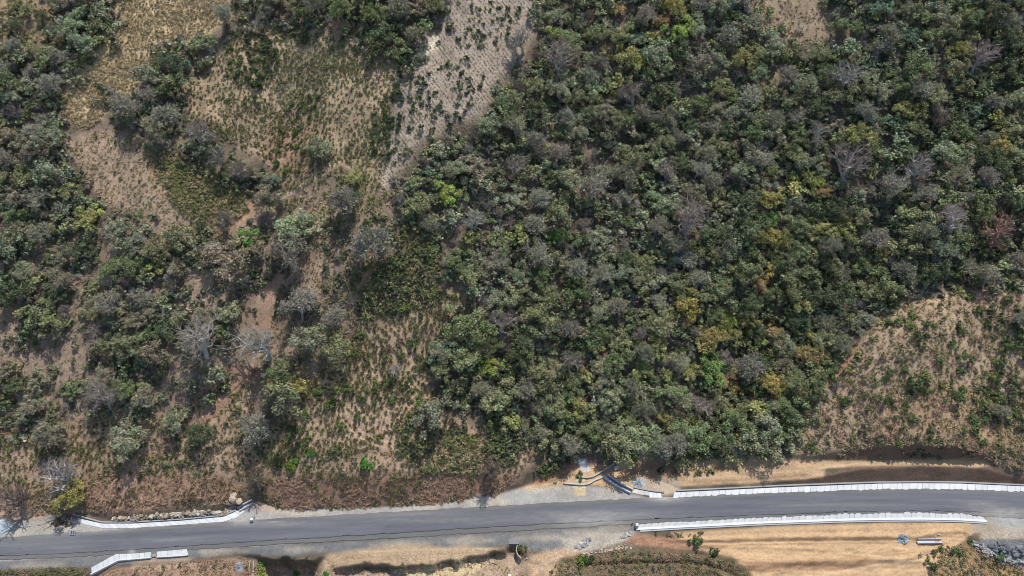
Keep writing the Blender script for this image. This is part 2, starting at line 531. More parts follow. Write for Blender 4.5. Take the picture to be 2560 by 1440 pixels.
PASTURE = [(1130, 740), (1195, 755), (1150, 800), (1080, 870), (1075, 960), (1110, 1030), (1060, 1080), (1010, 1110), (880, 1130), (760, 1180), (670, 1170), (640, 1120), (700, 1060), (760, 970), (860, 890), (910, 800), (1010, 770)]
SCRUB_F = [(1050, 560), (1100, 620), (1090, 720), (1150, 745), (1000, 780), (900, 790), (880, 720), (930, 650), (1000, 610)]
LOWER_S = [(640, 1120), (760, 1180), (1010, 1110), (1110, 1040), (1240, 1080), (1340, 1140), (1290, 1190), (1000, 1190), (760, 1195), (640, 1200), (420, 1190), (300, 1170), (200, 1240), (0, 1250), (-60, 1100), (100, 1080), (180, 1060), (420, 1040), (560, 960), (640, 1000)]
BRUSH = [(660, 1200), (1000, 1190), (1200, 1185), (1290, 1190), (1240, 1240), (1100, 1258), (900, 1268), (760, 1278), (700, 1268), (650, 1248)]
BRUSH_L = [(230, 1180), (420, 1185), (620, 1215), (580, 1255), (420, 1265), (300, 1282), (230, 1280), (200, 1240)]
RIGHT_F = [(2200, 770), (2260, 730), (2380, 700), (2640, 700), (2640, 1160), (2400, 1110), (2200, 1110), (2000, 1140), (1990, 1080), (2030, 990), (2090, 920), (2150, 850)]
TOPR_F = [(1880, -60), (2060, -60), (2085, 60), (2090, 110), (2030, 110), (1960, 80), (1900, 50)]
RAV_MID = [(1060, 560), (1130, 560), (1090, 640), (1000, 650), (930, 640), (900, 560), (940, 540)]
COLD = [(1000, 900), (1130, 1000)]

zone([(-200, 380), (130, 430), (300, 570), (480, 560), (640, 520), (700, 470), (900, 470), (1000, 560), (930, 650), (900, 780), (760, 960), (600, 1040), (200, 1080), (-200, 1100)], hillc(142, 120, 104), feather=30, vary=.35)
zone(NW_F, hillc(150, 128, 103))
zone(STRAW_F, hillc(190, 164, 128), vary=.15)
zone(MID_F, hillc(156, 133, 110))
zone(GREY_F, hillc(140, 126, 104), feather=25)
zone(RED_F, hillc(138, 106, 88), feather=30, amount=.85)
zone(PALE_F, hillc(154, 137, 125), vary=.22, feather=18)
zone([(1065, 100), (1100, 85), (1098, 130), (1050, 170), (1030, 190), (1010, 195), (1040, 150)], hillc(196, 181, 160), feather=5, wobble=.3, vary=.1)
zone(LOW_F, hillc(156, 132, 114))
zone(GREEN_F, hillc(112, 98, 68), feather=25)
zone(SCRUB_F, hillc(120, 98, 76))
zone(LOWER_S, hillc(160, 132, 112), feather=24)
zone(PASTURE, hillc(160, 134, 111))
zone(BRUSH, hillc(148, 113, 97))
zone(BRUSH_L, hillc(152, 119, 101))
zone(RIGHT_F, hillc(154, 130, 110))
zone([(2230, 980), (2420, 960), (2640, 1000), (2640, 1160), (2400, 1100), (2150, 1110)], hillc(158, 126, 97), feather=40, amount=.7)
zone(TOPR_F, hillc(152, 130, 110), feather=22)
zone([(1830, 60), (1900, 50), (2090, 110), (2095, 170), (1990, 190), (1900, 190), (1830, 150)], hillc(142, 122, 98), feather=25)
TRAILS = [([(850, 405), (800, 445), (760, 470), (700, 500)], 5), ([(1050, 575), (1010, 620), (950, 640), (915, 700), (890, 740)], 9), ([(640, 520), (560, 600), (480, 680), (440, 780)], 8),
          ([(700, 690), (670, 780), (650, 870), (600, 950), (550, 1010), (490, 1060)], 11), ([(2150, 860), (2100, 920), (2040, 990), (2010, 1040)], 8), ([(850, 405), (870, 420), (890, 430)], 6)]
def off_trail(c):
    m = np.ones(len(c), bool)
    for pts, w in TRAILS: m &= line_d(c[:, 0], c[:, 1], pts) > w
    return m
# trails and red soil gully
streak([(730, 590), (700, 690), (670, 780), (650, 870), (600, 950), (550, 1010), (490, 1060), (400, 1120), (330, 1190)], hillc(156, 126, 108), 22, .85, 1.0)
streak([(645, 930), (575, 1005), (500, 1070)], hillc(150, 108, 90), 9, .6, 1.2)
streak([(640, 520), (560, 600), (480, 680), (440, 780)], hillc(158, 122, 98), 12)
streak([(850, 405), (800, 445), (760, 470), (700, 500)], hillc(190, 164, 138), 6, wobble=.3)
streak([(850, 405), (870, 420), (890, 430)], hillc(178, 150, 122), 6, wobble=.2)
streak([(1050, 575), (1010, 620), (950, 640), (915, 700), (890, 740)], hillc(172, 138, 114), 9, wobble=.4)
streak([(1210, 735), (1200, 790)], hillc(168, 132, 108), 12)
streak([(2150, 860), (2100, 920), (2040, 990), (2010, 1040)], hillc(165, 122, 98), 10)
streak([(370, 380), (385, 420), (400, 500), (470, 545)], hillc(160, 122, 96), 6)
streak([(1040, 990), (1000, 1030), (960, 1060)], hillc(172, 138, 116), 20, amount=.7)
for k in range(7):
    t_ = k / 6
    ra, rb = 52 + 17 * k, 62 + 15 * k
    streak([(985 + ra * math.cos(q), 965 + rb * math.sin(q)) for q in np.linspace(1.25, 2.75, 12)], hillc(186, 154, 132), 3.2, .95, .1)
    TRAILS.append(([(985 + ra * math.cos(q), 965 + rb * math.sin(q)) for q in np.linspace(1.25, 2.75, 12)], 3.0))
for k in range(26):        # pale leaf-fall and bare spots inside the wood
    a, b = rnd.uniform(1130, 2300), rnd.uniform(120, 760)
    streak([(a, b), (a - 5, b + 9)], hillc(142, 122, 108), 5)

zone([(-900, 1440), (3500, 1440), (3500, 2600), (-900, 2600)], hillc(150, 120, 98), feather=12, vary=.35)
# --- the road corridor
GRAVEL, DKGRAV, TAN = flatc(178, 174, 167), flatc(130, 130, 129), flatc(216, 181, 138)
zone([(-200, 1352), (0, 1296), (110, 1282), (170, 1296), (205, 1302), (330, 1318), (560, 1300), (600, 1270), (650, 1256), (700, 1272), (880, 1269),
      (1000, 1267), (1100, 1259), (1200, 1246), (1300, 1222), (1400, 1212), (1500, 1215), (1600, 1238), (1640, 1250), (1640, 1300), (-200, 1420)],
     GRAVEL, feather=4, wobble=.25, vary=.2)
for a, b, rx in ((120, 1320, 70), (760, 1284, 60), (1060, 1266, 70), (1230, 1252, 60), (1380, 1222, 60), (1540, 1226, 40), (40, 1330, 40)):
    zone([(a - rx, b - 5), (a, b - 11), (a + rx, b - 6), (a + rx * .8, b + 6), (a, b + 10), (a - rx * .9, b + 6)], flatc(204, 190, 170), feather=9, amount=.75, wobble=.7)
zone([(640, 1252), (690, 1268), (720, 1276), (690, 1286), (640, 1278), (612, 1262)], flatc(196, 172, 150), feather=6, wobble=.4)
zone([(40, 1262), (120, 1282), (110, 1302), (60, 1308), (0, 1310), (-40, 1290)], flatc(196, 164, 138), feather=10)
zone([(-60, 1300), (20, 1300), (34, 1316), (20, 1332), (0, 1344), (-60, 1350)], flatc(186, 202, 208), feather=4, wobble=.3, vary=.08)
zone([(1300, 1222), (1400, 1196), (1440, 1172), (1470, 1158), (1580, 1160), (1700, 1150), (1800, 1146), (1930, 1148), (2060, 1152), (2060, 1196),
      (1900, 1208), (1700, 1220), (1600, 1236), (1520, 1218), (1420, 1212), (1330, 1222)], flatc(214, 176, 134), feather=5, wobble=.4, vary=.18)
zone([(1330, 1206), (1400, 1180), (1440, 1166), (1400, 1196), (1350, 1212)], flatc(190, 140, 100), feather=4, wobble=.3)
zone([(1600, 1190), (1700, 1200), (1700, 1236), (1640, 1240), (1590, 1225)], flatc(205, 182, 155), feather=8, wobble=.4)
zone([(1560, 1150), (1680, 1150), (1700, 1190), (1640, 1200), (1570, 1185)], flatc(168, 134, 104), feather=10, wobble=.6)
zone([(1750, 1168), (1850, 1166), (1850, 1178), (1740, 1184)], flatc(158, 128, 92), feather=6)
zone([(1445, 1148), (1466, 1146), (1476, 1178), (1458, 1182), (1448, 1165)], flatc(206, 208, 212), feather=3, wobble=.2, vary=.1)
zone([(1548, 1148), (1572, 1146), (1570, 1160), (1545, 1160)], flatc(196, 200, 204), feather=3, wobble=.2, vary=.1)
zone([(1434, 1200), (1462, 1198), (1466, 1238), (1437, 1239)], flatc(222, 196, 150), feather=2, wobble=.12, vary=.08)
# the bench and the two cut faces at the right: tan earth, the faces' shade painted in as darker brown
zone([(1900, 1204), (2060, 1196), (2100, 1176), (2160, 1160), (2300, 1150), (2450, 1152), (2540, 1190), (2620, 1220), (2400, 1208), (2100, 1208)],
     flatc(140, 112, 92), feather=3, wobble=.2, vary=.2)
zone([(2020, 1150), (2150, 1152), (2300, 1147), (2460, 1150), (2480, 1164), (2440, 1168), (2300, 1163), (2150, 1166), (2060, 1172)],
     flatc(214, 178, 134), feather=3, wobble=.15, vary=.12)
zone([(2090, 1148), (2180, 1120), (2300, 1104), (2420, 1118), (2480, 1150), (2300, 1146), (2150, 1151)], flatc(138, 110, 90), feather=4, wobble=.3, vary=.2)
# below the road
zone([(-300, 1440), (0, 1402), (230, 1390), (640, 1366), (900, 1352), (1280, 1330), (1590, 1312), (1590, 1335), (1560, 1350), (1480, 1375), (1420, 1385),
      (1340, 1378), (1300, 1362), (1200, 1368), (1000, 1376), (860, 1388), (820, 1382), (740, 1390), (600, 1385), (480, 1396), (230, 1432), (-300, 1460)],
     DKGRAV, feather=4, wobble=.25, vary=.12)
for a, b, rx in ((90, 1414, 70), (330, 1402, 60), (560, 1382, 60), (760, 1374, 50), (1000, 1362, 80), (1180, 1352, 70), (1340, 1345, 60), (1460, 1332, 50), (1540, 1322, 40)):
    zone([(a - rx, b - 3), (a, b - 8), (a + rx, b - 5), (a + rx * .8, b + 5), (a, b + 8), (a - rx * .9, b + 6)], flatc(186, 172, 152), feather=8, amount=.7, wobble=.7)
zone([(820, 1384), (900, 1372), (1000, 1362), (1100, 1366), (1220, 1368), (1262, 1368), (1200, 1392), (1100, 1408), (1000, 1416), (900, 1410), (840, 1424), (780, 1428)],
     flatc(198, 168, 132), feather=7, wobble=.35, vary=.15)
zone([(640, 1415), (840, 1430), (1000, 1425), (1200, 1400), (1270, 1385), (1330, 1420), (1330, 1520), (560, 1470), (600, 1440)], flatc(196, 166, 136), feather=6, wobble=.4, vary=.3)
zone([(1010, 1432), (1180, 1405), (1230, 1400), (1190, 1430), (1140, 1460), (1020, 1460)], flatc(226, 200, 150), feather=6, wobble=.3, vary=.1)
zone([(480, 1400), (590, 1390), (650, 1420), (600, 1520), (240, 1520), (230, 1440), (290, 1415)], flatc(172, 138, 114), feather=6, wobble=.4, vary=.3)
zone([(330, 1404), (470, 1396), (500, 1410), (400, 1424), (330, 1424)], flatc(202, 172, 140), feather=6, wobble=.4)
zone([(-200, 1436), (0, 1424), (225, 1418), (228, 1440), (0, 1500), (-200, 1500)], flatc(120, 100, 84), feather=5, wobble=.4, vary=.3)
zone([(1330, 1386), (1420, 1368), (1480, 1366), (1430, 1400), (1390, 1430), (1370, 1520), (1290, 1520), (1320, 1430), (1310, 1400)], flatc(206, 170, 134), feather=8, wobble=.4, vary=.12)
zone([(1400, 1345), (1500, 1330), (1590, 1330), (1570, 1352), (1480, 1380), (1420, 1375)], flatc(196, 184, 164), feather=8, wobble=.4, vary=.15)
zone([(1590, 1335), (1640, 1340), (1780, 1362), (1900, 1360), (1900, 1380), (1720, 1376), (1600, 1362), (1560, 1352)], flatc(184, 136, 106), feather=6, wobble=.3, vary=.15)
zone([(1680, 1332), (1900, 1318), (2200, 1306), (2420, 1306), (2480, 1312), (2430, 1335), (2400, 1360), (2350, 1390), (2330, 1520), (1900, 1520), (1850, 1420), (1760, 1372), (1700, 1352)],
     flatc(224, 183, 136), feather=6, wobble=.25, vary=.12)
zone([(1860, 1406), (2100, 1402), (2300, 1396), (2300, 1412), (2100, 1424), (1870, 1430)], flatc(190, 148, 110), feather=5, wobble=.3, vary=.12)
zone([(1400, 1395), (1560, 1366), (1720, 1378), (1830, 1392), (1880, 1430), (1900, 1520), (1370, 1520)], flatc(124, 106, 80), feather=6, wobble=.5, vary=.3)
zone([(2350, 1392), (2400, 1362), (2440, 1350), (2640, 1420), (2640, 1520), (2310, 1520)], flatc(168, 132, 94), feather=8, wobble=.4, vary=.3)
zone([(2420, 1296), (2500, 1294), (2640, 1300), (2640, 1352), (2460, 1352), (2440, 1330)], flatc(188, 172, 150), feather=10, wobble=.4, vary=.12)
zone([(2470, 1286), (2640, 1292), (2640, 1335), (2520, 1322), (2480, 1306)], flatc(176, 174, 168), feather=9, wobble=.4, vary=.12)
zone([(2440, 1350), (2620, 1346), (2640, 1430), (2560, 1425), (2500, 1400)], flatc(150, 150, 152), feather=4, wobble=.4, vary=.25)
for pts, col in (([(1700, 1356), (2000, 1350), (2330, 1346)], (176, 140, 104)), ([(1720, 1366), (2000, 1359), (2330, 1354)], (184, 146, 108)), ([(1900, 1432), (2060, 1404), (2260, 1376)], (196, 158, 116)),
                 ([(1930, 1436), (2090, 1408), (2290, 1380)], (196, 158, 116)), ([(2060, 1436), (2200, 1412), (2330, 1398)], (232, 200, 156)), ([(2100, 1380), (2200, 1393), (2260, 1398)], (232, 198, 152)),
                 ([(1720, 1196), (1860, 1190), (2000, 1176), (2140, 1160)], (226, 192, 150)), ([(1720, 1206), (1860, 1200), (2020, 1186)], (190, 150, 112)), ([(1330, 1440), (1380, 1400), (1450, 1372)], (222, 190, 156)),
                 ([(860, 1396), (1000, 1390), (1200, 1380)], (186, 152, 118)), ([(900, 1380), (1050, 1374), (1230, 1372)], (212, 184, 148))):
    streak(pts, flatc(*col), 2.6, .75, .18)
C = np.clip(C, 0.01, 0.8)

def grid_faces(ni, nj):
    a = np.arange(ni * nj).reshape(nj, ni)
    return np.stack([a[:-1, :-1], a[:-1, 1:], a[1:, 1:], a[1:, :-1]], -1).reshape(-1, 4)

V = np.stack([GX, GY, H], -1).reshape(-1, 3)
grain = 1 - .5 * earth - .4 * ((GY < YT[None, :] + 3) & (VX > -100) & (GY > YB[None, :] - 3.2))
grain = np.where((VX > 1600) & (GY > YT[None, :]) & (GY < on_x(wline(CUT3), gx)[0][None, :]), .6, grain)
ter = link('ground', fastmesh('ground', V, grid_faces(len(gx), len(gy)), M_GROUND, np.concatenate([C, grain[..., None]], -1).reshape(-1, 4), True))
tag(ter, kind='structure')

# ------------------------------------------------------------------ road: one paved course with a lower shoulder course along its valley side
def road():
    xs = np.arange(-480, 3081, 6.0)
    def L(p): return np.interp(xs, [a for a, b in p], [b for a, b in p])
    yt, yi, yb = L(R_TOP), L(R_IN), L(R_BOT)
    rows = []
    for v in np.linspace(0, 1, 21): rows.append((yt + (yi - yt) * v, 0.045, 'm', v))
    rows.append((yi + 0.7, 0.045, 'e', 1)); rows.append((yi + 1.6, -0.005, 'e', 1))
    for v in np.linspace(0.18, .9, 6): rows.append((yi + (yb - yi) * v, -0.005, 's', v))
    rows.append((yb - 0.4, -0.005, 'e', 1)); rows.append((yb + 0.8, -0.075, 'e', 1))
    Vs, Cs = [], []
    for r_, z, k, v in rows:
        jit = (vnoise(xs / 14, xs * 0 + 3, 5) - .5) * 2.8 if k != 'm' or v in (0.0,) else 0
        P = plane(xs, r_ + jit, z)
        Vs.append(P)
        if k == 'm':
            base = np.array(flatc(112, 114, 123))[None] * np.ones((len(xs), 1))
            sh = 1 - smooth(.12, .2, v + (vnoise(xs / 60, xs * 0, 9) - .5) * .06)
            base = base * (1 - sh[:, None]) + np.array(flatc(124, 123, 121)) * sh[:, None]
            base *= (1 + 0.22 * (fbm(xs / 170, xs * 0 + v * 11, 15, 4) - .5) * 2)[:, None] * (1 + .07 * (hash2(np.floor((xs + 40 * v) / 330), 0 * xs + (v > .5), 4) - .5) * 2)[:, None] * (1 - .05 * math.exp(-((v - .45) / .1) ** 2))
        elif k == 's':
            base = np.array(flatc(118, 118, 118))[None] * (0.92 + .16 * vnoise(xs / 40, xs * 0 + v * 5, 19))[:, None]
        else:
            base = np.array(flatc(78, 76, 74))[None] * np.ones((len(xs), 1))
        # pale dust dragged on to the asphalt
        px, py = np.asarray(xs), r_ + 0 * xs
        for cx, cy, rx, ry, am in ((1480, 1302, 90, 18, .5), (1660, 1246, 40, 9, .8), (330, 1379, 8, 5, .8), (602, 1302, 30, 9, .75), (2520, 1284, 70, 14, .6), (1500, 1285, 160, 10, .3), (700, 1310, 120, 7, .2), (1150, 1300, 260, 8, .18), (2100, 1262, 200, 8, .14), (420, 1350, 120, 6, .2),
                                   (1380, 1340, 120, 8, .25), (1000, 1285, 200, 6, .15), (100, 1360, 160, 20, .14), (200, 1326, 90, 6, .4), (2450, 1262, 50, 12, .25), (690, 1304, 26, 1.4, .6)):
            w = am * np.exp(-(((px - cx) / rx) ** 2 + ((py - cy) / ry) ** 2)) * (0.35 + 1.1 * fbm(px / 12, py / 4, 23, 3))
            w = np.clip(w, 0, .9)[:, None]
            base = base * (1 - w) + np.array(flatc(196, 190, 182)) * w
        Cs.append(base)
    V = np.concatenate(Vs); Cc = np.concatenate(Cs)
    F = grid_faces(len(xs), len(rows))[:, ::-1]
    return tag(link('road', fastmesh('road', V, F, M_ROAD, Cc, True)), kind='structure')
road()
# ------------------------------------------------------------------ vegetation templates
def quads(ctr, nrm, size, rg, aspect=0.6):
    """one flat leaf quad per centre, random spin about its normal"""
    n = len(ctr)
    nrm = nrm / np.linalg.norm(nrm, axis=1, keepdims=True)
    a = np.cross(nrm, rg.normal(0, 1, (n, 3)))
    a /= np.linalg.norm(a, axis=1, keepdims=True) + 1e-9
    b = np.cross(nrm, a)
    s = np.broadcast_to(size, (n,))[:, None]
    V = np.stack([ctr - a * s, ctr - b * s * aspect, ctr + a * s, ctr + b * s * aspect], 1).reshape(-1, 3)
    F = np.arange(4 * n).reshape(n, 4)
    return V, F

def crown_cloud(seed, n_leaf, n_clump=26, zk=0.72, leaf=0.075, rag=0.3, clump=(0.2, 0.36), fill=0.15, bottom=-0.25):
    """leaf quads gathered in clumps over an uneven crown of unit radius, centred on the origin"""
    rg = np.random.default_rng(seed)
    d = rg.normal(0, 1, (n_clump, 3))
    d[:, 2] = np.abs(d[:, 2]) * rg.choice([1, 1, 1, bottom], n_clump)
    d /= np.linalg.norm(d, axis=1, keepdims=True)
    az = np.arctan2(d[:, 1], d[:, 0])
    ph = rg.uniform(0, 6.28, 3)
    lobe = 1 + rag * (0.5 * np.sin(2 * az + ph[0]) + 0.35 * np.sin(3 * az + ph[1]) + .3 * np.sin(5 * az + ph[2]))
    cr = rg.uniform(*clump, n_clump)
    rad = (np.where(rg.random(n_clump) < fill, rg.uniform(.2, .6, n_clump), rg.uniform(.66, .9, n_clump)) * lobe)
    c = d * rad[:, None] * [1, 1, zk]
    k = rg.choice(n_clump, n_leaf, p=cr ** 2 / (cr ** 2).sum())
    o = rg.normal(0, 1, (n_leaf, 3))
    o /= np.linalg.norm(o, axis=1, keepdims=True)
    rr = rg.random(n_leaf) ** 0.4
    p = c[k] + o * (cr[k] * rr)[:, None] * [1, 1, .75]
    nrm = o * .6 + rg.normal(0, .55, (n_leaf, 3)) + [0, 0, .55]
    V, F = quads(p, nrm, leaf * rg.uniform(.6, 1.35, n_leaf), rg)
    ct = rg.uniform(.72, 1.28, (n_clump, 1)) * (1 + rg.normal(0, .055, (n_clump, 3)))
    t = ct[k] * rg.uniform(.72, 1.3, (n_leaf, 1)) * (1 + rg.normal(0, .05, (n_leaf, 3)))
    return V, F, np.repeat(t, 4, 0)

def branch_set(seed, height=1.0, levels=(5, 4, 4, 3), spread=0.95, r0=0.035, twig=0.0075, trunk=0.45, cr=1.0, up=0.35, split=1, full=False):
    """a bare branching: returns (trunk tubes, branch tubes) as vertex/face arrays, base at the origin, crown radius about cr"""
    rg = np.random.default_rng(seed)
    segs = []
    def grow(p, d, ln, r, lv):
        n = 2 if lv < 3 else 1
        q = p
        for i in range(n):
            dd = d + rg.normal(0, .16, 3) + np.array([0, 0, .05])
            dd /= np.linalg.norm(dd)
            e = q + dd * ln / n
            segs.append((q, e, r * (1 - .35 * i / n), r * (1 - .35 * (i + 1) / n), lv))
            q = e; d = dd
            if lv < len(levels):
                m = levels[lv] if i == n - 1 else max(1, levels[lv] // 2)
                for _ in range(m):
                    o = rg.normal(0, 1, 3)
                    o -= d * (o @ d)
                    o /= np.linalg.norm(o) + 1e-9
                    a = rg.uniform(.45, 1.15) * spread
                    nd = d * math.cos(a) + o * math.sin(a) + np.array([0, 0, up * .3])
                    nd /= np.linalg.norm(nd)
                    grow(q, nd, ln * rg.uniform(.5, .8), max(r * .52, twig), lv + 1)
    grow(np.zeros(3), np.array([rg.normal(0, .06), rg.normal(0, .06), 1.0]), trunk * height, r0 * height, 0)
    A = np.array([s[0] for s in segs]); B = np.array([s[1] for s in segs])
    ra = np.array([s[2] for s in segs]); rb = np.array([s[3] for s in segs]); lv = np.array([s[4] for s in segs])
    d = B - A
    d /= np.linalg.norm(d, axis=1, keepdims=True) + 1e-9
    ref = np.where(np.abs(d[:, 2:3]) < .9, [[0, 0, 1.0]], [[1.0, 0, 0]])
    u = np.cross(d, ref); u /= np.linalg.norm(u, axis=1, keepdims=True) + 1e-9
    w = np.cross(d, u)
    big = np.percentile(np.hypot(B[:, 0], B[:, 1]), 96)
    if full:
        A, B = A / big, B / big
        ra, rb = ra / big ** .5, rb / big ** .5
    def tubes(m, k):
        V = []
        for P, rr in ((A[m], ra[m]), (B[m], rb[m])):
            for i in range(k):
                t = 2 * math.pi * i / k
                V.append(P + (u[m] * math.cos(t) + w[m] * math.sin(t)) * rr[:, None])
        n = m.sum()
        V = np.stack(V, 1).reshape(-1, 3)
        b = (np.arange(n) * 2 * k)[:, None]
        F = [np.stack([b[:, 0] + i, b[:, 0] + (i + 1) % k, b[:, 0] + k + (i + 1) % k, b[:, 0] + k + i], 1) for i in range(k)]
        return V, np.concatenate(F)
    return tubes(lv <= split, 5), tubes(lv > split, 3), B[lv >= 2]

N_LEAFY, N_THIN, N_BARE = 14, 7, 9
ONES = np.ones(3)
T_CROWN, T_TRUNK = [], []
for i in range(N_LEAFY):
    fine = i % 3
    V, F, t = crown_cloud(100 + i, (3000, 2600, 3300)[fine], n_clump=(64, 44, 84)[fine], leaf=(.046, .054, .041)[fine], rag=(.5, .65, .45)[fine],
                          zk=(.7, .8, .6)[fine], clump=((.12, .26), (.15, .32), (.1, .22))[fine], fill=.3)
    V[:, 2] += .85
    T_CROWN.append(fastmesh('crown', V, F, M_LEAF, t))
    (tv, tf), (bv, bf), _ = branch_set(300 + i, .85, (5, 3, 2), r0=.05, twig=.012, trunk=.42)
    nb = len(tv)
    T_TRUNK.append(fastmesh('trunk', np.concatenate([tv, bv]), np.concatenate([tf, bf + nb]), M_BARK))
TH_CROWN, TH_TRUNK = [], []
for i in range(N_THIN):
    (tv, tf), (bv, bf), tips = branch_set(400 + i, 1.3, (6, 4, 4, 3), r0=.038, twig=.008, trunk=.34, spread=1.0, full=True)
    nb = len(tv)
    TH_TRUNK.append(fastmesh('trunk', np.concatenate([tv, bv]), np.concatenate([tf, bf + nb]), M_BARK))
    rg = np.random.default_rng(i)
    k = rg.choice(len(tips), 1000)
    p = tips[k] + rg.normal(0, .06, (1000, 3))
    V, F = quads(p, rg.normal(0, .7, (1000, 3)) + [0, 0, .5], .05 * rg.uniform(.6, 1.3, 1000), rg)
    TH_CROWN.append(fastmesh('crown', V, F, M_LEAF, np.repeat(rg.uniform(.7, 1.3, (1000, 1)) * ONES, 4, 0)))
B_TRUNK, B_CROWN = [], []
for i in range(N_BARE):
    (tv, tf), (bv, bf), _ = branch_set(500 + i, 1.35, (6, 4, 3, 3), r0=.062, twig=.006, trunk=.36, spread=1.05, split=2, full=True)
    B_TRUNK.append(fastmesh('trunk', tv, tf, M_BARK))
    B_CROWN.append(fastmesh('crown', bv, bf, M_BARK))

S_SHRUB = []
for i in range(9):
    V, F, t = crown_cloud(700 + i, 260, n_clump=9, zk=.8, leaf=.16, clump=(.3, .5), rag=.4, fill=.3)
    V[:, 2] = (V[:, 2] + .45)
    S_SHRUB.append(fastmesh('shrub', V, F, M_LEAF, t))

# leaf colours (reflectance) by the word the labels use
LEAFC = {'olive': (.136, .144, .080), 'grey-green': (.152, .165, .112), 'dark green': (.066, .081, .046), 'mid-green': (.102, .122, .062),
         'lime-green': (.175, .205, .055), 'fresh green': (.105, .165, .055), 'mustard': (.20, .175, .066), 'orange': (.205, .148, .078),
         'brownish': (.152, .138, .102), 'yellow-green': (.175, .18, .075), 'blue-green': (.11, .15, .105)}
LEAFC = {k: tuple(x * s_ for x, s_ in zip(v, (1.84, 1.84, 1.70))) for k, v in LEAFC.items()}
BARKC = {'pale grey': (.44, .42, .385), 'mauve-grey': (.345, .312, .285), 'whitish': (.46, .44, .41), 'reddish': (.36, .25, .22), 'grey-brown': (.25, .21, .18)}

def jitter(c, a=.12):
    k = 1 + rnd.uniform(-a, a)
    return tuple(min(.9, max(.01, v * k * (1 + rnd.uniform(-.05, .05)))) for v in c) + (1,)

def trees_base(px, py, rpx, hk):
    """radius in metres and base on the ground for crowns whose centre shows at (px, py)"""
    p = ground(px, py)
    d = p - CAM
    depth = -(-d[:, 1] * math.sin(THETA) + d[:, 2] * math.cos(THETA)) * -1
    depth = np.abs(d[:, 1] * math.sin(THETA) - d[:, 2] * math.cos(THETA))
    r = rpx * depth / FPX
    return r, ground(px, py, r * hk)

PLACED = []      # every tree and shrub that stands alone: dict(o, px, py, r, col, kind, fam, label)
def put_tree(kind, px, py, rpx, colour, r, base, label=None, group=None, lean=0.0):
    """kind: leafy / thin / bare"""
    if kind == 'leafy':
        i = rnd.randrange(N_LEAFY); cm, tm = T_CROWN[i], T_TRUNK[rnd.randrange(N_LEAFY)]
        name = 'leafy_tree'
    elif kind == 'thin':
        i = rnd.randrange(N_THIN); cm, tm = TH_CROWN[i], TH_TRUNK[i]
        name = 'sparse_tree'
    else:
        i = rnd.randrange(N_BARE); cm, tm = B_CROWN[i], B_TRUNK[i]
        name = 'bare_tree'
    e = empty(name, base)
    e.rotation_euler = (rnd.uniform(-.06, .06), rnd.uniform(-.06, .06), rnd.uniform(0, 6.283))
    zs = rnd.uniform(.85, 1.15)
    s = r * (1.0 if kind == 'leafy' else 1.0)
    e.scale = (s, s, s * zs)
    t = link('trunk', tm, e); c = link('crown', cm, e)
    if kind == 'bare':
        t.color = jitter(BARKC[colour], .1)
        c.color = tuple(k_ * v for k_, v in zip((.68, .64, .59), t.color[:3])) + (1,)
    else:
        c.color = jitter(LEAFC[colour])
        t.color = jitter(BARKC['grey-brown'] if kind == 'leafy' else BARKC['mauve-grey'])
    PLACED.append(dict(o=e, px=px, py=py, r=rpx, col=colour, kind=kind, fam='tree', label=label, group=group))
    return e

def put_shrub(px, py, rpx, colour, base, r, group, label=None):
    o = link('shrub', S_SHRUB[rnd.randrange(len(S_SHRUB))])
    o.location = base
    o.rotation_euler = (0, 0, rnd.uniform(0, 6.283))
    o.scale = (r * rnd.uniform(.85, 1.15), r * rnd.uniform(.85, 1.15), r * rnd.uniform(.8, 1.2))
    o.color = tuple(k_ * v for k_, v in zip((.42, .56, .38, 1), jitter(LEAFC[colour])))
    PLACED.append(dict(o=o, px=px, py=py, r=rpx, col=colour, kind='shrub', fam='shrub', label=label, group=group))
    return o

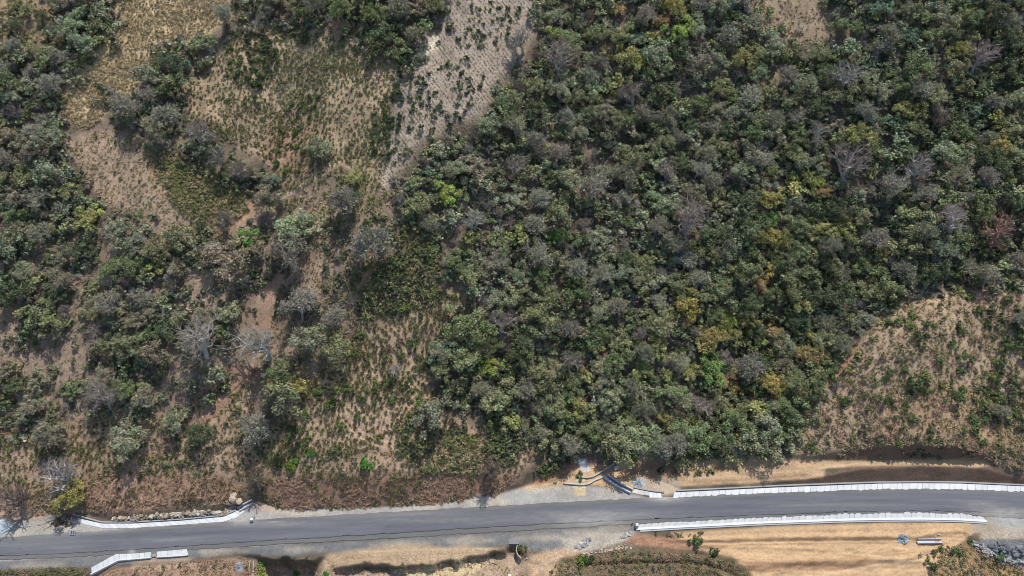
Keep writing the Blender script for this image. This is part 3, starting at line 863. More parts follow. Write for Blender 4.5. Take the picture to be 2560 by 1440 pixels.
# ------------------------------------------------------------------ where the woods stand (outlines on the hillside)
WOODS = [
    [(1350, -120), (1880, -120), (1895, 30), (1908, 62), (1960, 92), (2025, 112), (2086, 108), (2088, 50), (2064, -120), (2800, -120), (2800, 700), (2560, 715), (2460, 722),
     (2380, 700), (2250, 738), (2200, 785), (2150, 850), (2110, 900), (2060, 960), (2015, 1040), (2000, 1105), (1940, 1140), (1860, 1135), (1700, 1148), (1560, 1140),
     (1500, 1135), (1440, 1140), (1350, 1125), (1290, 1085), (1240, 1050), (1190, 1010), (1120, 970), (1085, 930), (1090, 880), (1130, 840), (1190, 810), (1210, 760),
     (1150, 735), (1110, 690), (1110, 640), (1150, 590), (1060, 560), (1000, 545), (985, 510), (1005, 475), (1060, 400), (1110, 350), (1200, 312), (1244, 245), (1304, 172), (1352, 60)],
    [(620, -120), (1140, -120), (1110, 40), (1075, 90), (1050, 120), (1010, 160), (945, 140), (915, 110), (905, 60), (860, 45), (780, 55), (700, 50), (640, 50), (612, 30)],
    [(140, -120), (292, -120), (292, 55), (268, 104), (212, 160), (168, 212), (128, 242), (130, 300), (172, 342), (150, 385), (135, 425), (200, 480), (255, 540), (330, 565),
     (395, 560), (430, 600), (470, 660), (445, 720), (430, 780), (540, 760), (600, 740), (590, 800), (560, 860), (555, 930), (520, 975), (470, 1005), (420, 1005), (370, 1045),
     (300, 1040), (215, 1030), (165, 985), (175, 900), (195, 810), (140, 850), (60, 840), (0, 850), (-240, 860), (-240, 120), (60, 130), (140, 110), (150, 40)],
    [(-240, 920), (40, 915), (125, 925), (110, 990), (70, 1080), (0, 1100), (-240, 1120)],
    [(265, 235), (335, 240), (350, 180), (410, 140), (470, 110), (490, 100), (510, 130), (450, 210), (460, 290), (440, 320), (370, 375), (350, 310), (270, 310)],
    [(455, 320), (500, 330), (560, 380), (620, 425), (640, 455), (600, 470), (530, 425), (460, 360)],
    [(480, 640), (520, 600), (560, 580), (630, 600), (655, 640), (640, 690), (560, 700), (500, 690)],
]
def in_woods(px, py):
    m = np.full(px.shape, -1e9)
    for w in WOODS:
        m = np.maximum(m, poly_sd(px, py, w))
    return m

L, T, B_ = 'leafy', 'thin', 'bare'
# trees one can pick out in the photograph: pixel of the crown's centre, radius, kind, colour, label
KNOWN = [
 (655, 850, 74, B_, 'whitish', 'huge whitish leafless tree spreading over the red soil gully'),
 (500, 860, 56, B_, 'pale grey', 'leafless pale tree in the left wood, left of the huge whitish bare tree'),
 (1308, 92, 44, B_, 'pale grey', 'bare grey tree on the top edge of the pale shrub-dotted field'),
 (2128, 410, 64, B_, 'mauve-grey', 'broad dark leafless tree with spidery limbs, downhill of the round yellow-green tree'),
 (2118, 190, 42, B_, 'whitish', 'whitish bare tree at the foot of the small clearing in the upper wood'),
 (2516, 560, 56, B_, 'reddish', 'reddish leafless tree above the dark side valley'),
 (2455, 140, 50, B_, 'pale grey', 'broad bare grey tree high in the upper wood'),
 (2040, 330, 34, B_, 'whitish', 'bare tree with bent white limbs between two round green trees'),
 (1482, 468, 46, B_, 'pale grey', 'pale leafless tree with radiating limbs amid the grey wood'),
 (1455, 556, 32, B_, 'mauve-grey', 'mauve leafless tree just downhill of the radiating pale bare tree'),
 (1398, 155, 42, B_, 'pale grey', 'bare grey tree in the wood beside the pale field'),
 (1250, 815, 44, B_, 'mauve-grey', 'rounded mauve-grey leafless tree by the top of the pasture wood edge'),
 (1415, 900, 42, B_, 'mauve-grey', 'mauve leafless tree among fresh green bushes, right of the lime-green tree'),
 (165, 1190, 50, B_, 'pale grey', 'grey leafless tree above the olive tree at the drain end'),
 (38, 1245, 46, B_, 'grey-brown', 'brown-grey leafless tree with long trunk shadows at the road'),
 (640, 1205, 40, B_, 'grey-brown', 'leafless tree with forked trunk above the stepped drain chute'),
 (1235, 1168, 40, B_, 'grey-brown', 'fine-twigged leafless tree at the verge below the pasture'),
 (218, 832, 48, B_, 'mauve-grey', 'mauve leafless tree on the pinkish bank of the left wood'),
 (1720, 560, 46, B_, 'pale grey', 'grey leafless tree right of the middle of the wood'),
 (1745, 1010, 40, B_, 'pale grey', 'leafless tree above the mustard shrub near the lower wood edge'),
 (1810, 888, 26, B_, 'whitish', 'small whitish bare tree right beside the vivid green tree'),
 (1640, 1100, 44, T, 'grey-green', 'thin grey-green tree overhanging the forked drain'),
 (2385, 540, 40, B_, 'pale grey', 'bare tree with curled pale limbs left of the reddish leafless tree'),
 (1545, 500, 36, T, 'grey-green', None), (260, 1000, 44, B_, 'mauve-grey', None), (730, 640, 50, B_, 'mauve-grey', None),
 (545, 385, 40, B_, 'mauve-grey', 'mauve leafless tree on the hedgerow beside the green plot'), (490, 330, 40, B_, 'mauve-grey', None),
 (600, 425, 36, B_, 'mauve-grey', None), (560, 560, 30, B_, 'grey-brown', None),
 (1285, 420, 36, B_, 'mauve-grey', None), (1180, 560, 34, B_, 'pale grey', None), (985, 915, 24, B_, 'whitish', 'small whitish bare shrub-tree standing in the tussock pasture'),
 (2300, 420, 40, B_, 'pale grey', None), (1590, 240, 44, B_, 'mauve-grey', 'mauve-grey leafless tree downhill of the small yellow tree'),
 # leafy ones with a colour of their own
 (1222, 914, 34, L, 'lime-green', 'bright lime-green tree at the pasture wood edge'),
 (1775, 918, 42, L, 'fresh green', 'vivid green round tree in the lower wood'),
 (1815, 800, 26, L, 'lime-green', 'lime-tinted tree between two mustard trees'),
 (622, 597, 30, L, 'fresh green', 'bright green round tree above the red soil gully'),
 (2148, 340, 38, L, 'yellow-green', 'round yellow-green tree alone among grey crowns, upper wood'),
 (1990, 330, 33, L, 'mid-green', 'round deep green tree left of the bare tree with white limbs'),
 (1572, 155, 42, L, 'yellow-green', 'lumpy olive-yellow tree in the upper middle wood'),
 (1640, 140, 42, L, 'grey-green', 'large grey-green tree right beside the olive-yellow tree'),
 (1916, 556, 24, L, 'fresh green', 'small vivid green tree in the middle of the right wood'),
 (1120, 482, 32, L, 'lime-green', 'yellow-green tree just below the pale field tip'),
 (1698, 82, 32, L, 'lime-green', 'bright green tree below the yellow tree at the top edge'),
 (1395, 592, 28, L, 'fresh green', 'fresh green tree in the centre of the wood'),
 (1900, 707, 26, L, 'orange', 'round orange tree beside the ravine'),
 (1715, 768, 42, L, 'mustard', 'broad mustard tree in the lower middle wood'),
 (1772, 842, 44, L, 'mustard', 'mustard and rust tree above the vivid green tree'),
 (1926, 826, 38, L, 'orange', 'brown-orange tree right of the mustard trees'),
 (1862, 800, 24, L, 'mustard', 'small mustard tree left of the brown-orange tree'),
 (1810, 955, 24, L, 'orange', 'low orange tree just below the vivid green tree'),
 (1928, 962, 38, L, 'mustard', 'mustard tree near the right edge of the lower wood'),
 (1660, 1046, 19, L, 'mustard', 'small round mustard tree near the bottom of the wood'),
 (2030, 886, 34, L, 'orange', 'orange tree at the wood edge above the dry slope'),
 (1690, 14, 36, L, 'mustard', 'yellow tree cut by the top edge of the picture'),
 (1655, 52, 24, L, 'orange', 'rusty tree below the yellow tree at the top'),
 (1546, 22, 22, L, 'orange', 'rusty tree at the top edge, left of the yellow one'),
 (1535, 234, 12, L, 'mustard', 'tiny bright yellow tree in a dark gap of the wood'),
 (2505, 365, 32, L, 'mustard', 'rust-yellow tree near the right edge, uphill of the reddish bare tree'),
 (2062, 482, 22, L, 'orange', 'small rusty tree uphill of the ravine'),
 (2045, 452, 22, L, 'lime-green', 'small yellow-green tree above the small rusty tree'),
 (2204, 640, 17, L, 'mustard', 'small mustard tree on the right of the ravine'),
 (2095, 510, 46, L, 'dark green', 'large dark tree downhill of the small rusty tree'),
 (745, 965, 26, L, 'mustard', 'olive tree flecked with yellow left of the tussock pasture'),
 (2030, 590, 20, L, 'yellow-green', None), (1700, 540, 20, L, 'yellow-green', None), (2450, 505, 40, L, 'mid-green', 'tall mid-green tree left of the rust-yellow tree'),
 (2400, 600, 34, L, 'mid-green', None), (1885, 320, 34, L, 'mid-green', None), (2010, 415, 34, L, 'grey-green', 'pale grey-green domed tree left of the broad dark leafless tree'),
 (1955, 860, 38, L, 'grey-green', 'silvery round tree below the brown-orange tree'), (2000, 800, 36, L, 'dark green', None),
 (1975, 690, 44, L, 'olive', None), (1880, 830, 30, L, 'dark green', None), (1920, 1060, 44, L, 'grey-green', None), (1990, 960, 34, L, 'mid-green', None),
 (2090, 740, 52, L, 'dark green', None), (2040, 740, 46, L, 'dark green', None), (2160, 720, 40, L, 'olive', None), (1850, 1050, 40, L, 'mid-green', None),
 (1730, 1090, 46, L, 'mid-green', 'green-topped tree shading the tan earth at the wood foot'), (1590, 1100, 52, L, 'grey-green', 'grey-green tree hanging over the forked drain'), (1540, 1110, 46, L, 'olive', None),
 (1895, 1105, 44, L, 'grey-green', 'grey-green tree above the tan earth, right end of the wood'), (1800, 1100, 38, L, 'mid-green', None),
 (1350, 790, 52, L, 'olive', 'large round olive tree in the wood above the lime-green tree'), (1440, 740, 44, L, 'mid-green', None), (1290, 745, 40, L, 'olive', None),
 (1500, 915, 32, L, 'grey-green', 'pale domed tree in the lower middle wood'), (1610, 930, 30, L, 'yellow-green', None),
 # trees standing alone or in small clusters at the left
 (845, 485, 52, T, 'brownish', 'brownish thinly leaved tree below the trail bend'), (885, 445, 24, L, 'yellow-green', 'yellow-green tree at the top right of the brownish tree'), (878, 500, 30, L, 'dark green', None),
 (945, 585, 64, T, 'grey-green', 'grey fuzzy round tree above the trail to the scrub'), (745, 575, 62, L, 'grey-green', 'big grey-green tree right of the bright green round tree'), (700, 600, 40, T, 'brownish', None),
 (665, 500, 42, L, 'brownish', 'dark brownish domed tree at the end of the hedgerow'), (685, 450, 22, L, 'blue-green', 'small blue-green tree at the lower corner of the red patch'), (645, 430, 32, L, 'brownish', None),
 (793, 372, 30, L, 'grey-green', 'lone grey-green tree at the foot of the middle field'),
 (448, 600, 44, L, 'olive', 'olive tree at the low corner of the pinkish field'), (504, 568, 17, L, 'dark green', 'small dark green tree right below the green plot'),
 (575, 640, 62, L, 'brownish', 'big brown-olive tree left of the bright green round tree'), (525, 640, 40, T, 'brownish', None),
 (840, 868, 48, L, 'olive', 'olive tree on the left edge of the tussock pasture'), (766, 850, 46, L, 'grey-green', None), (745, 770, 52, T, 'grey-green', None), (830, 770, 42, T, 'brownish', None),
 (712, 985, 58, L, 'olive', 'large olive tree on the pasture side of the red gully'), (695, 940, 36, L, 'mid-green', None),
 (318, 1112, 54, L, 'grey-green', 'lone domed grey-green tree above the brush bank'), (140, 1075, 48, T, 'olive', 'thin olive tree below the left wood'),
 (497, 1088, 38, L, 'dark green', 'dark green lone tree beside the foot of the red gully'), (438, 1045, 34, L, 'grey-green', None), (636, 1092, 46, T, 'grey-green', 'grey thin tree near the lower pasture'),
 (1085, 1045, 50, L, 'grey-green', 'silvery grey-green tree inside the right of the pasture'), (1160, 822, 50, L, 'mid-green', 'round mid-green tree on the upper right of the pasture'),
 (1108, 875, 42, L, 'grey-green', None), (1163, 892, 48, L, 'olive', None), (1245, 1000, 50, L, 'olive', 'broad olive tree below the lime-green tree'),
 (182, 1238, 40, L, 'mustard', 'olive-yellow tree at the upper end of the left drain'),
 (372, 190, 34, L, 'grey-green', 'grey-green tree at the head of the hedgerow'), (440, 165, 36, L, 'dark green', 'dark tree on the hedgerow by the straw field'), (500, 108, 26, L, 'olive', 'small olive tree in the straw field corner'),
 (555, 35, 30, T, 'grey-green', 'thin tree in the straw field top'), (295, 262, 44, T, 'brownish', 'thin brownish tree below the straw field'), (410, 268, 48, T, 'grey-green', 'silvery thin tree on the hedgerow'), (400, 320, 42, L, 'brownish', None),
 (40, 60, 22, L, 'dark green', None), (70, 30, 20, L, 'olive', None), (100, 40, 20, L, 'dark green', None), (45, 105, 30, T, 'grey-green', None),
 (650, 1410, 11, L, 'fresh green', 'small bright green bush-tree by the dark trench wall'),
 (655, 1438, 20, L, 'lime-green', 'yellow-green tree cut by the bottom edge'),
 (2540, 790, 30, T, 'grey-green', None), (2520, 1030, 30, T, 'grey-green', None), (2200, 1190, 1, None, None, None),
]
KNOWN = [k for k in KNOWN if k[3]]

def region_colour(px, py):
    """leaf colour, kind: which mixture grows where"""
    q = rnd.random()
    rav = math.exp(-(((px - (1980 + (650 - py) * .45)) / 150) ** 2)) if 420 < py < 1150 else 0
    if px < 620:
        pal = [('olive', 30), ('grey-green', 26), ('brownish', 22), ('mid-green', 10), ('dark green', 8), ('yellow-green', 1.5)]; bare = .16
    elif px < 1150 and py < 200:
        pal = [('dark green', 30), ('olive', 30), ('brownish', 20), ('mid-green', 20)]; bare = .12
    elif rav > .4:
        pal = [('yellow-green', 22), ('olive', 24), ('mid-green', 22), ('dark green', 14), ('grey-green', 14), ('mustard', 4)]; bare = .08
    elif px > 2100 and py < 700:
        pal = [('olive', 28), ('mid-green', 22), ('dark green', 18), ('grey-green', 22), ('yellow-green', 6), ('blue-green', 2)]; bare = .15
    elif py > 850:
        pal = [('mid-green', 30), ('olive', 26), ('grey-green', 22), ('yellow-green', 10), ('dark green', 12)]; bare = .1
    else:
        pal = [('olive', 36), ('grey-green', 34), ('mid-green', 9), ('dark green', 9), ('brownish', 9), ('yellow-green', 3), ('blue-green', 1)]; bare = .2
    if q < bare:
        return (B_ if rnd.random() < .6 else T), rnd.choice(['pale grey', 'mauve-grey', 'mauve-grey', 'grey-brown'])
    tot = sum(w for _, w in pal); u = rnd.uniform(0, tot)
    for c, w in pal:
        u -= w
        if u <= 0:
            return (L if rnd.random() < .74 else T), c
    return L, 'olive'

# fill the woods between the known trees
cand = rng.uniform((-220, -100), (2780, 1150), (60000, 2))
sd = in_woods(cand[:, 0], cand[:, 1])
keep = sd > 4
cand, sd_ = cand[keep], sd[keep]
gapn = fbm(cand[:, 0] / 55 + cand[:, 1] / 120, cand[:, 1] / 80, 83, 2)
xs_, ys_, rs_ = [k[0] for k in KNOWN], [k[1] for k in KNOWN], [k[2] * (1.2 if k[3] == B_ else .95) for k in KNOWN]
fill = []
for i, (a, b) in enumerate(cand):
    ph = i / len(cand)
    r_ = rnd.uniform(30, 42) if ph < .07 else (rnd.uniform(18, 31) if ph < .36 else rnd.uniform(11, 21))
    if sd_[i] < r_ * .55 or (a < 640 and b > 480 and gapn[i] > .52): continue
    X = np.array(xs_) - a; Y = np.array(ys_) - b; S = np.array(rs_) + r_
    if ((X * X + Y * Y) > (S * .60) ** 2).all():
        xs_.append(a); ys_.append(b); rs_.append(r_)
        k, c = region_colour(a, b)
        if k == B_ and r_ > 30: k = T
        if k == T and c in BARKC: c = rnd.choice(['grey-green', 'brownish', 'olive'])
        fill.append((a, b, r_, k, c))
allt = [(k[0], k[1], k[2], k[3], k[4], k[5], True) for k in KNOWN] + [(*f, None, False) for f in fill]
inframe = lambda t: -10 < t[0] < 2570 and -10 < t[1] < 1440
quota = {L: 300, T: 110, B_: 110}
single, rest = [], []
for kd in (L, T, B_):
    mine = sorted([t for t in allt if t[3] == kd], key=lambda t: (not (t[6] and inframe(t)), not inframe(t), -t[2]))
    n = min(quota[kd], sum(1 for t in mine if inframe(t)))
    single += mine[:n]; rest += mine[n:]

def hk(k): return .85 if k == L else 1.05
A = np.array([(t[0], t[1], t[2], hk(t[3])) for t in single])
rr, bb = trees_base(A[:, 0], A[:, 1], A[:, 2], A[:, 3])
for t, r_, b_ in zip(single, rr, bb):
    put_tree(t[3], t[0], t[1], t[2], t[4], r_, b_, t[5], 'trees on the hillside')

# ------------------------------------------------------------------ masses nobody could count
class Mass:
    def __init__(s): s.V, s.F, s.C, s.n = [], [], [], 0
    def add(s, V, F, C, base, sx, sz, rot):
        c, n = math.cos(rot), math.sin(rot)
        W = np.empty_like(V)
        W[:, 0] = (V[:, 0] * c - V[:, 1] * n) * sx + base[0]
        W[:, 1] = (V[:, 0] * n + V[:, 1] * c) * sx + base[1]
        W[:, 2] = V[:, 2] * sz + base[2]
        s.V.append(W); s.F.append(F + s.n); s.C.append(C); s.n += len(V)
    def build(s, name, mat, label=None):
        o = link(name, fastmesh(name, np.concatenate(s.V), np.concatenate(s.F), mat, np.concatenate(s.C)))
        return tag(o, label, None, None, 'stuff')

SMALL = []
for i in range(10):
    V, F, t = crown_cloud(800 + i, 420, n_clump=14, zk=.75, leaf=.11, rag=.35, clump=(.22, .42), fill=.25)
    V[:, 2] += .9
    SMALL.append((V, F, t))
TINY = []
for i in range(8):
    V, F, t = crown_cloud(850 + i, 120, n_clump=7, zk=.7, leaf=.2, rag=.4, clump=(.3, .5), fill=.4)
    V[:, 2] += .45
    TINY.append((V, F, t))
TWIGS = []
for i in range(6):
    (tv, tf), (bv, bf), _ = branch_set(900 + i, 1.3, (5, 4, 3), r0=.035, twig=.012, trunk=.3, spread=1.05)
    TWIGS.append((np.concatenate([tv, bv]), np.concatenate([tf, bf + len(tv)])))

forest = Mass()
twigs = Mass()
A = np.array([(t[0], t[1], t[2], hk(t[3])) for t in rest])
rr, bb = trees_base(A[:, 0], A[:, 1], A[:, 2], A[:, 3] * .85)
for t, r_, b_ in zip(rest, rr, bb):
    if t[3] == B_ or (t[3] == T and rnd.random() < .4):
        V, F = TWIGS[rnd.randrange(6)]
        cc = np.array(jitter(BARKC[t[4]] if t[4] in BARKC else BARKC['mauve-grey'])[:3])
        twigs.add(V, F, np.ones_like(V) * cc, b_, r_, r_ * .9, rnd.uniform(0, 6.28))
    else:
        V, F, c = SMALL[rnd.randrange(10)]
        cc = np.array(jitter(LEAFC.get(t[4], LEAFC['olive']), .2)[:3])
        forest.add(V, F, c * cc, b_, r_, r_ * rnd.uniform(.85, 1.1), rnd.uniform(0, 6.28))

under = Mass()
cand = rng.uniform((-220, -100), (2780, 1150), (15000, 2))
sd = in_woods(cand[:, 0], cand[:, 1])
keep = sd > -8 - 22 * (fbm(cand[:, 0] / 40, cand[:, 1] / 40, 77, 2) > .48)
keep &= ~((cand[:, 0] < 640) & (cand[:, 1] > 480) & (fbm(cand[:, 0] / 55 + cand[:, 1] / 120, cand[:, 1] / 80, 83, 2) > .56))
keep &= off_trail(cand)
cand = cand[keep]
pts = ground(cand[:, 0], cand[:, 1], .8)
for (a, b), p in zip(cand, pts):
    q = rnd.random()
    if q < .30:
        V, F = TWIGS[rnd.randrange(6)]
        s = rnd.uniform(1.0, 2.5)
        twigs.add(V, F, np.ones_like(V) * np.array(jitter(BARKC[rnd.choice(['mauve-grey', 'grey-brown', 'pale grey'])])[:3]), p, s, s, rnd.uniform(0, 6.28))
        continue
    k, c = region_colour(a, b)
    V, F, t = TINY[rnd.randrange(8)]
    s = rnd.uniform(.6, 1.75)
    under.add(V, F, t * np.array(jitter(LEAFC.get(c, LEAFC['brownish']), .2)[:3]), p, s, s * rnd.uniform(.9, 1.4), rnd.uniform(0, 6.28))
forest.build('forest', M_LEAF, 'smaller trees filling the wood between the large crowns')
under.build('undergrowth', M_LEAF, 'low leafy undergrowth beneath the trees of the wood')
twigs.build('brushwood', M_BARK_A, 'leafless grey brushwood between the trees')

# ------------------------------------------------------------------ shrubs that stand apart in the fields
SHRUBS = []
def sow(poly, n, rpx, cols, group, gap=1.0, lim=None):
    poly = np.array(poly, float)
    lo, hi = poly.min(0), poly.max(0)
    got = []
    tries = 0
    while len(got) < n and tries < n * 200:
        tries += 1
        a, b = rnd.uniform(lo[0], hi[0]), rnd.uniform(lo[1], hi[1])
        if poly_sd(np.array([a]), np.array([b]), poly)[0] < 2: continue
        if fbm(np.array([a / 34.]), np.array([b / 34.]), 171, 2)[0] < .44: continue
        r_ = rnd.uniform(*rpx)
        if any((a - x) ** 2 + (b - y) ** 2 < ((r_ + q) * gap) ** 2 for x, y, q in got): continue
        got.append((a, b, r_))
    for a, b, r_ in got:
        SHRUBS.append((a, b, r_, rnd.choice(cols), group))

sow([(1000, 180), (1090, 170), (1180, 130), (1215, 200), (1170, 290), (1110, 330), (1040, 370), (985, 430), (960, 400), (970, 280)], 75, (6, 10), ['dark green', 'dark green', 'mid-green'], 'shrubs dotting the pale field')
sow([(1110, 30), (1200, 0), (1300, 10), (1310, 60), (1270, 140), (1200, 130), (1120, 110)], 42, (5, 9), ['dark green', 'mid-green'], 'shrubs dotting the pale field')
sow([(590, 190), (650, 130), (690, 120), (680, 200), (630, 220)], 22, (9, 15), ['dark green', 'mid-green'], 'shrubs in the middle field')
sow([(710, 230), (800, 240), (800, 290), (720, 310)], 24, (7, 11), ['dark green', 'mid-green'], 'shrubs in the middle field')
sow([(560, 100), (700, 70), (720, 110), (640, 280), (560, 260)], 24, (6, 10), ['mid-green', 'dark green', 'olive'], 'shrubs in the middle field')
sow([(690, 320), (770, 310), (760, 440), (690, 430)], 12, (7, 11), ['mid-green'], 'shrubs on the red soil')
sow([(930, 290), (990, 200), (1010, 260), (970, 400), (930, 380)], 22, (8, 12), ['dark green', 'mid-green'], 'shrubs dotting the pale field')
sow(RIGHT_F, 60, (9, 15), ['mid-green', 'yellow-green', 'olive', 'mid-green'], 'shrubs on the dry right slope')
sow([(900, 760), (1060, 770), (1080, 880), (1060, 1080), (880, 1120), (720, 1160), (700, 1060), (860, 900)], 40, (8, 15), ['mid-green', 'olive', 'yellow-green'], 'shrubs in the tussock pasture')
SHRUBS += [(775, 1136, 13, 'fresh green', 'shrubs above the brush bank'), (915, 1166, 19, 'fresh green', 'shrubs above the brush bank'), (695, 1168, 13, 'dark green', 'shrubs above the brush bank'),
           (728, 1166, 14, 'lime-green', 'shrubs above the brush bank'), (1742, 1352, 17, 'olive', 'shrubs on the bare earth'),
           (695, 1262, 7, 'mid-green', 'shrubs on the verge ledge'), (708, 1268, 6, 'mid-green', 'shrubs on the verge ledge'), (672, 1248, 6, 'mid-green', 'shrubs on the verge ledge'), (720, 1270, 5, 'mid-green', 'shrubs on the verge ledge'),
           (1450, 1190, 11, 'mid-green', 'shrubs by the forked drain'), (1390, 1207, 5, 'mid-green', 'shrubs by the forked drain'),
           (1650, 1178, 12, 'dark green', 'shrubs by the forked drain'), (1700, 1160, 22, 'brownish', 'shrubs on the tan earth'), (1745, 1180, 10, 'mid-green', 'shrubs on the tan earth'), (1773, 1178, 9, 'mid-green', 'shrubs on the tan earth'),
           (2335, 1380, 10, 'olive', 'shrubs on the bare earth'), (2318, 1390, 6, 'olive', 'shrubs on the bare earth'), (2300, 1388, 6, 'olive', 'shrubs on the bare earth'), (2352, 1372, 9, 'olive', 'shrubs on the bare earth'), (2385, 1375, 16, 'olive', 'shrubs on the bare earth'),
           (2328, 1410, 13, 'olive', 'shrubs on the bare earth'), (2500, 1386, 12, 'mid-green', 'shrubs on the bare earth'), (2426, 1358, 8, 'mid-green', 'shrubs on the bare earth'),
           (1468, 1400, 12, 'mid-green', 'shrubs on the scrubby mound'), (1450, 1400, 13, 'lime-green', 'shrubs on the scrubby mound'), (1478, 1396, 9, 'dark green', 'shrubs on the scrubby mound'), (1785, 1380, 14, 'dark green', 'shrubs on the scrubby mound'),
           (812, 1437, 11, 'fresh green', 'shrubs in the trench'), (740, 1437, 10, 'fresh green', 'shrubs in the trench'), (1302, 1372, 9, 'olive', 'shrubs in the trench'), (1314, 1370, 7, 'olive', 'shrubs in the trench'),
           (1075, 1416, 7, 'mid-green', 'shrubs in the trench'), (1105, 1408, 6, 'mid-green', 'shrubs in the trench'), (1143, 1400, 6, 'mid-green', 'shrubs in the trench'), (1002, 1420, 5, 'mid-green', 'shrubs in the trench'),
           (2243, 1112, 12, 'yellow-green', 'shrubs on the cut bench'), (2440, 1060, 18, 'mid-green', 'shrubs on the dry right slope'), (2110, 1005, 14, 'dark green', 'shrubs on the dry right slope'),
           (2215, 1000, 16, 'dark green', 'shrubs on the dry right slope'), (2290, 960, 20, 'mid-green', 'shrubs on the dry right slope'), (2390, 990, 18, 'mid-green', 'shrubs on the dry right slope'),
           (235, 1275, 6, 'olive', 'shrubs on the verge ledge'), (2415, 895, 18, 'olive', 'shrubs on the dry right slope'), (2300, 840, 16, 'dark green', 'shrubs on the dry right slope')]
SHRUBS = sorted(SHRUBS, key=lambda s: -s[2])
one, many = SHRUBS[:300], SHRUBS[300:]
A = np.array([s[:3] for s in one])
rr, bb = trees_base(A[:, 0], A[:, 1], A[:, 2], np.full(len(A), .45))
for s, r_, b_ in zip(one, rr, bb):
    put_shrub(s[0], s[1], s[2], s[3], b_, r_, s[4])

scrub = Mass()
def scatter_scrub(poly, n, size, cols, zk=1.1, twig=.15):
    poly = np.array(poly, float)
    c = rng.uniform(poly.min(0), poly.max(0), (n * 4, 2))
    c = c[poly_sd(c[:, 0], c[:, 1], poly) > 0][:n]
    c = c[off_trail(c)]
    c = c[fbm(c[:, 0] / 70, c[:, 1] / 70, 91, 3) > .40]
    p = ground(c[:, 0], c[:, 1], .2)
    for q in p:
        s = rnd.uniform(*size)
        if rnd.random() < twig:
            V, F = TWIGS[rnd.randrange(6)]
            t = np.ones_like(V) * np.array(jitter(BARKC[rnd.choice(['mauve-grey', 'grey-brown', 'pale grey'])])[:3])
            scrub_t.add(V, F, t, q, s, s, rnd.uniform(0, 6.28))
            continue
        V, F, t = TINY[rnd.randrange(8)]
        scrub.add(V, F, t * .68 * np.array(jitter(LEAFC[rnd.choice(cols)], .2)[:3]), q, s, s * zk, rnd.uniform(0, 6.28))
scrub_t = Mass()
G_ = ['olive', 'mid-green', 'mid-green', 'yellow-green', 'dark green']
scatter_scrub(SCRUB_F, 420, (.4, 1.1), G_)
scatter_scrub(RAV_MID, 120, (.5, 1.2), G_)
scatter_scrub(PASTURE, 260, (.3, .8), ['olive', 'mid-green', 'brownish'])
scatter_scrub([(1000, 1040), (1120, 1000), (1240, 1060), (1300, 1150), (1100, 1180), (900, 1170), (880, 1130)], 360, (.4, 1.1), G_)
scatter_scrub([(1090, 950), (1250, 1040), (1450, 1145), (1350, 1190), (1240, 1140), (1120, 1040)], 420, (.5, 1.3), G_)
scatter_scrub(LOWER_S, 420, (.3, .8), ['olive', 'olive', 'mid-green', 'brownish'])
scatter_scrub([(-40, 460), (130, 440), (300, 575), (480, 570), (640, 530), (700, 560), (640, 800), (560, 1000), (200, 1060), (-40, 1080)], 1100, (.45, 1.3), ['olive', 'brownish', 'grey-green', 'grey-green'], twig=.5)
scatter_scrub([(690, 560), (920, 560), (900, 760), (760, 920), (660, 930), (690, 760)], 420, (.4, 1.2), ['olive', 'brownish', 'grey-green'], twig=.6)
scatter_scrub([(-120, 1446), (2700, 1446), (2700, 1680), (-120, 1680)], 420, (.3, .9), ['olive', 'mid-green', 'brownish'])
scatter_scrub(BRUSH, 60, (.25, .6), ['olive', 'brownish'], twig=.5)
scatter_scrub(BRUSH_L, 40, (.25, .6), ['olive', 'brownish'], twig=.5)
scatter_scrub(RIGHT_F, 480, (.3, .85), ['olive', 'mid-green', 'brownish', 'yellow-green'])
scatter_scrub([(2440, 760), (2640, 760), (2640, 1100), (2500, 1080), (2420, 1020), (2480, 900)], 300, (.5, 1.2), G_)
scatter_scrub(GREEN_F, 160, (.25, .55), ['olive', 'mid-green'])
scatter_scrub([(400, 400), (470, 330), (640, 440), (690, 470), (600, 480), (540, 430)], 120, (.5, 1.3), ['olive', 'brownish', 'grey-green'], twig=.4)
scatter_scrub(LOW_F, 110, (.25, .6), ['olive', 'mid-green'])
scatter_scrub(MID_F, 260, (.2, .5), ['mid-green', 'olive', 'olive'])
scatter_scrub([(560, 60), (900, 50), (920, 100), (560, 130)], 120, (.3, .7), ['mid-green', 'dark green', 'olive'])
scatter_scrub(NW_F, 110, (.4, 1.2), ['olive', 'dark green', 'grey-green'])
scatter_scrub([(540, 70), (900, 50), (930, 110), (760, 110), (640, 130)], 130, (.4, .9), ['olive', 'mid-green', 'dark green'])
scatter_scrub([(420, 600), (700, 560), (900, 560), (900, 760), (760, 900), (620, 1000), (560, 1000), (640, 800), (480, 700)], 520, (.35, 1.1), ['olive', 'brownish', 'grey-green', 'mid-green'], twig=.45)
scatter_scrub([(0, 850), (200, 820), (170, 980), (220, 1040), (420, 1020), (600, 960), (640, 1100), (400, 1180), (180, 1160), (0, 1120)], 420, (.35, 1.0), ['olive', 'brownish', 'yellow-green'], twig=.3)
scatter_scrub([(1395, 1412), (1470, 1390), (1560, 1380), (1720, 1390), (1820, 1404), (1870, 1440), (1370, 1440)], 230, (.2, .5), ['olive', 'brownish', 'dark green'], twig=.2)
scatter_scrub([(2320, 1420), (2400, 1372), (2440, 1380), (2560, 1430), (2560, 1445), (2320, 1445)], 100, (.2, .55), ['olive', 'mid-green', 'brownish'])
scatter_scrub([(2050, 1130), (2100, 1080), (2300, 1090), (2560, 1120), (2560, 1180), (2420, 1115), (2200, 1112), (2090, 1140)], 140, (.3, .7), ['olive', 'brownish'])
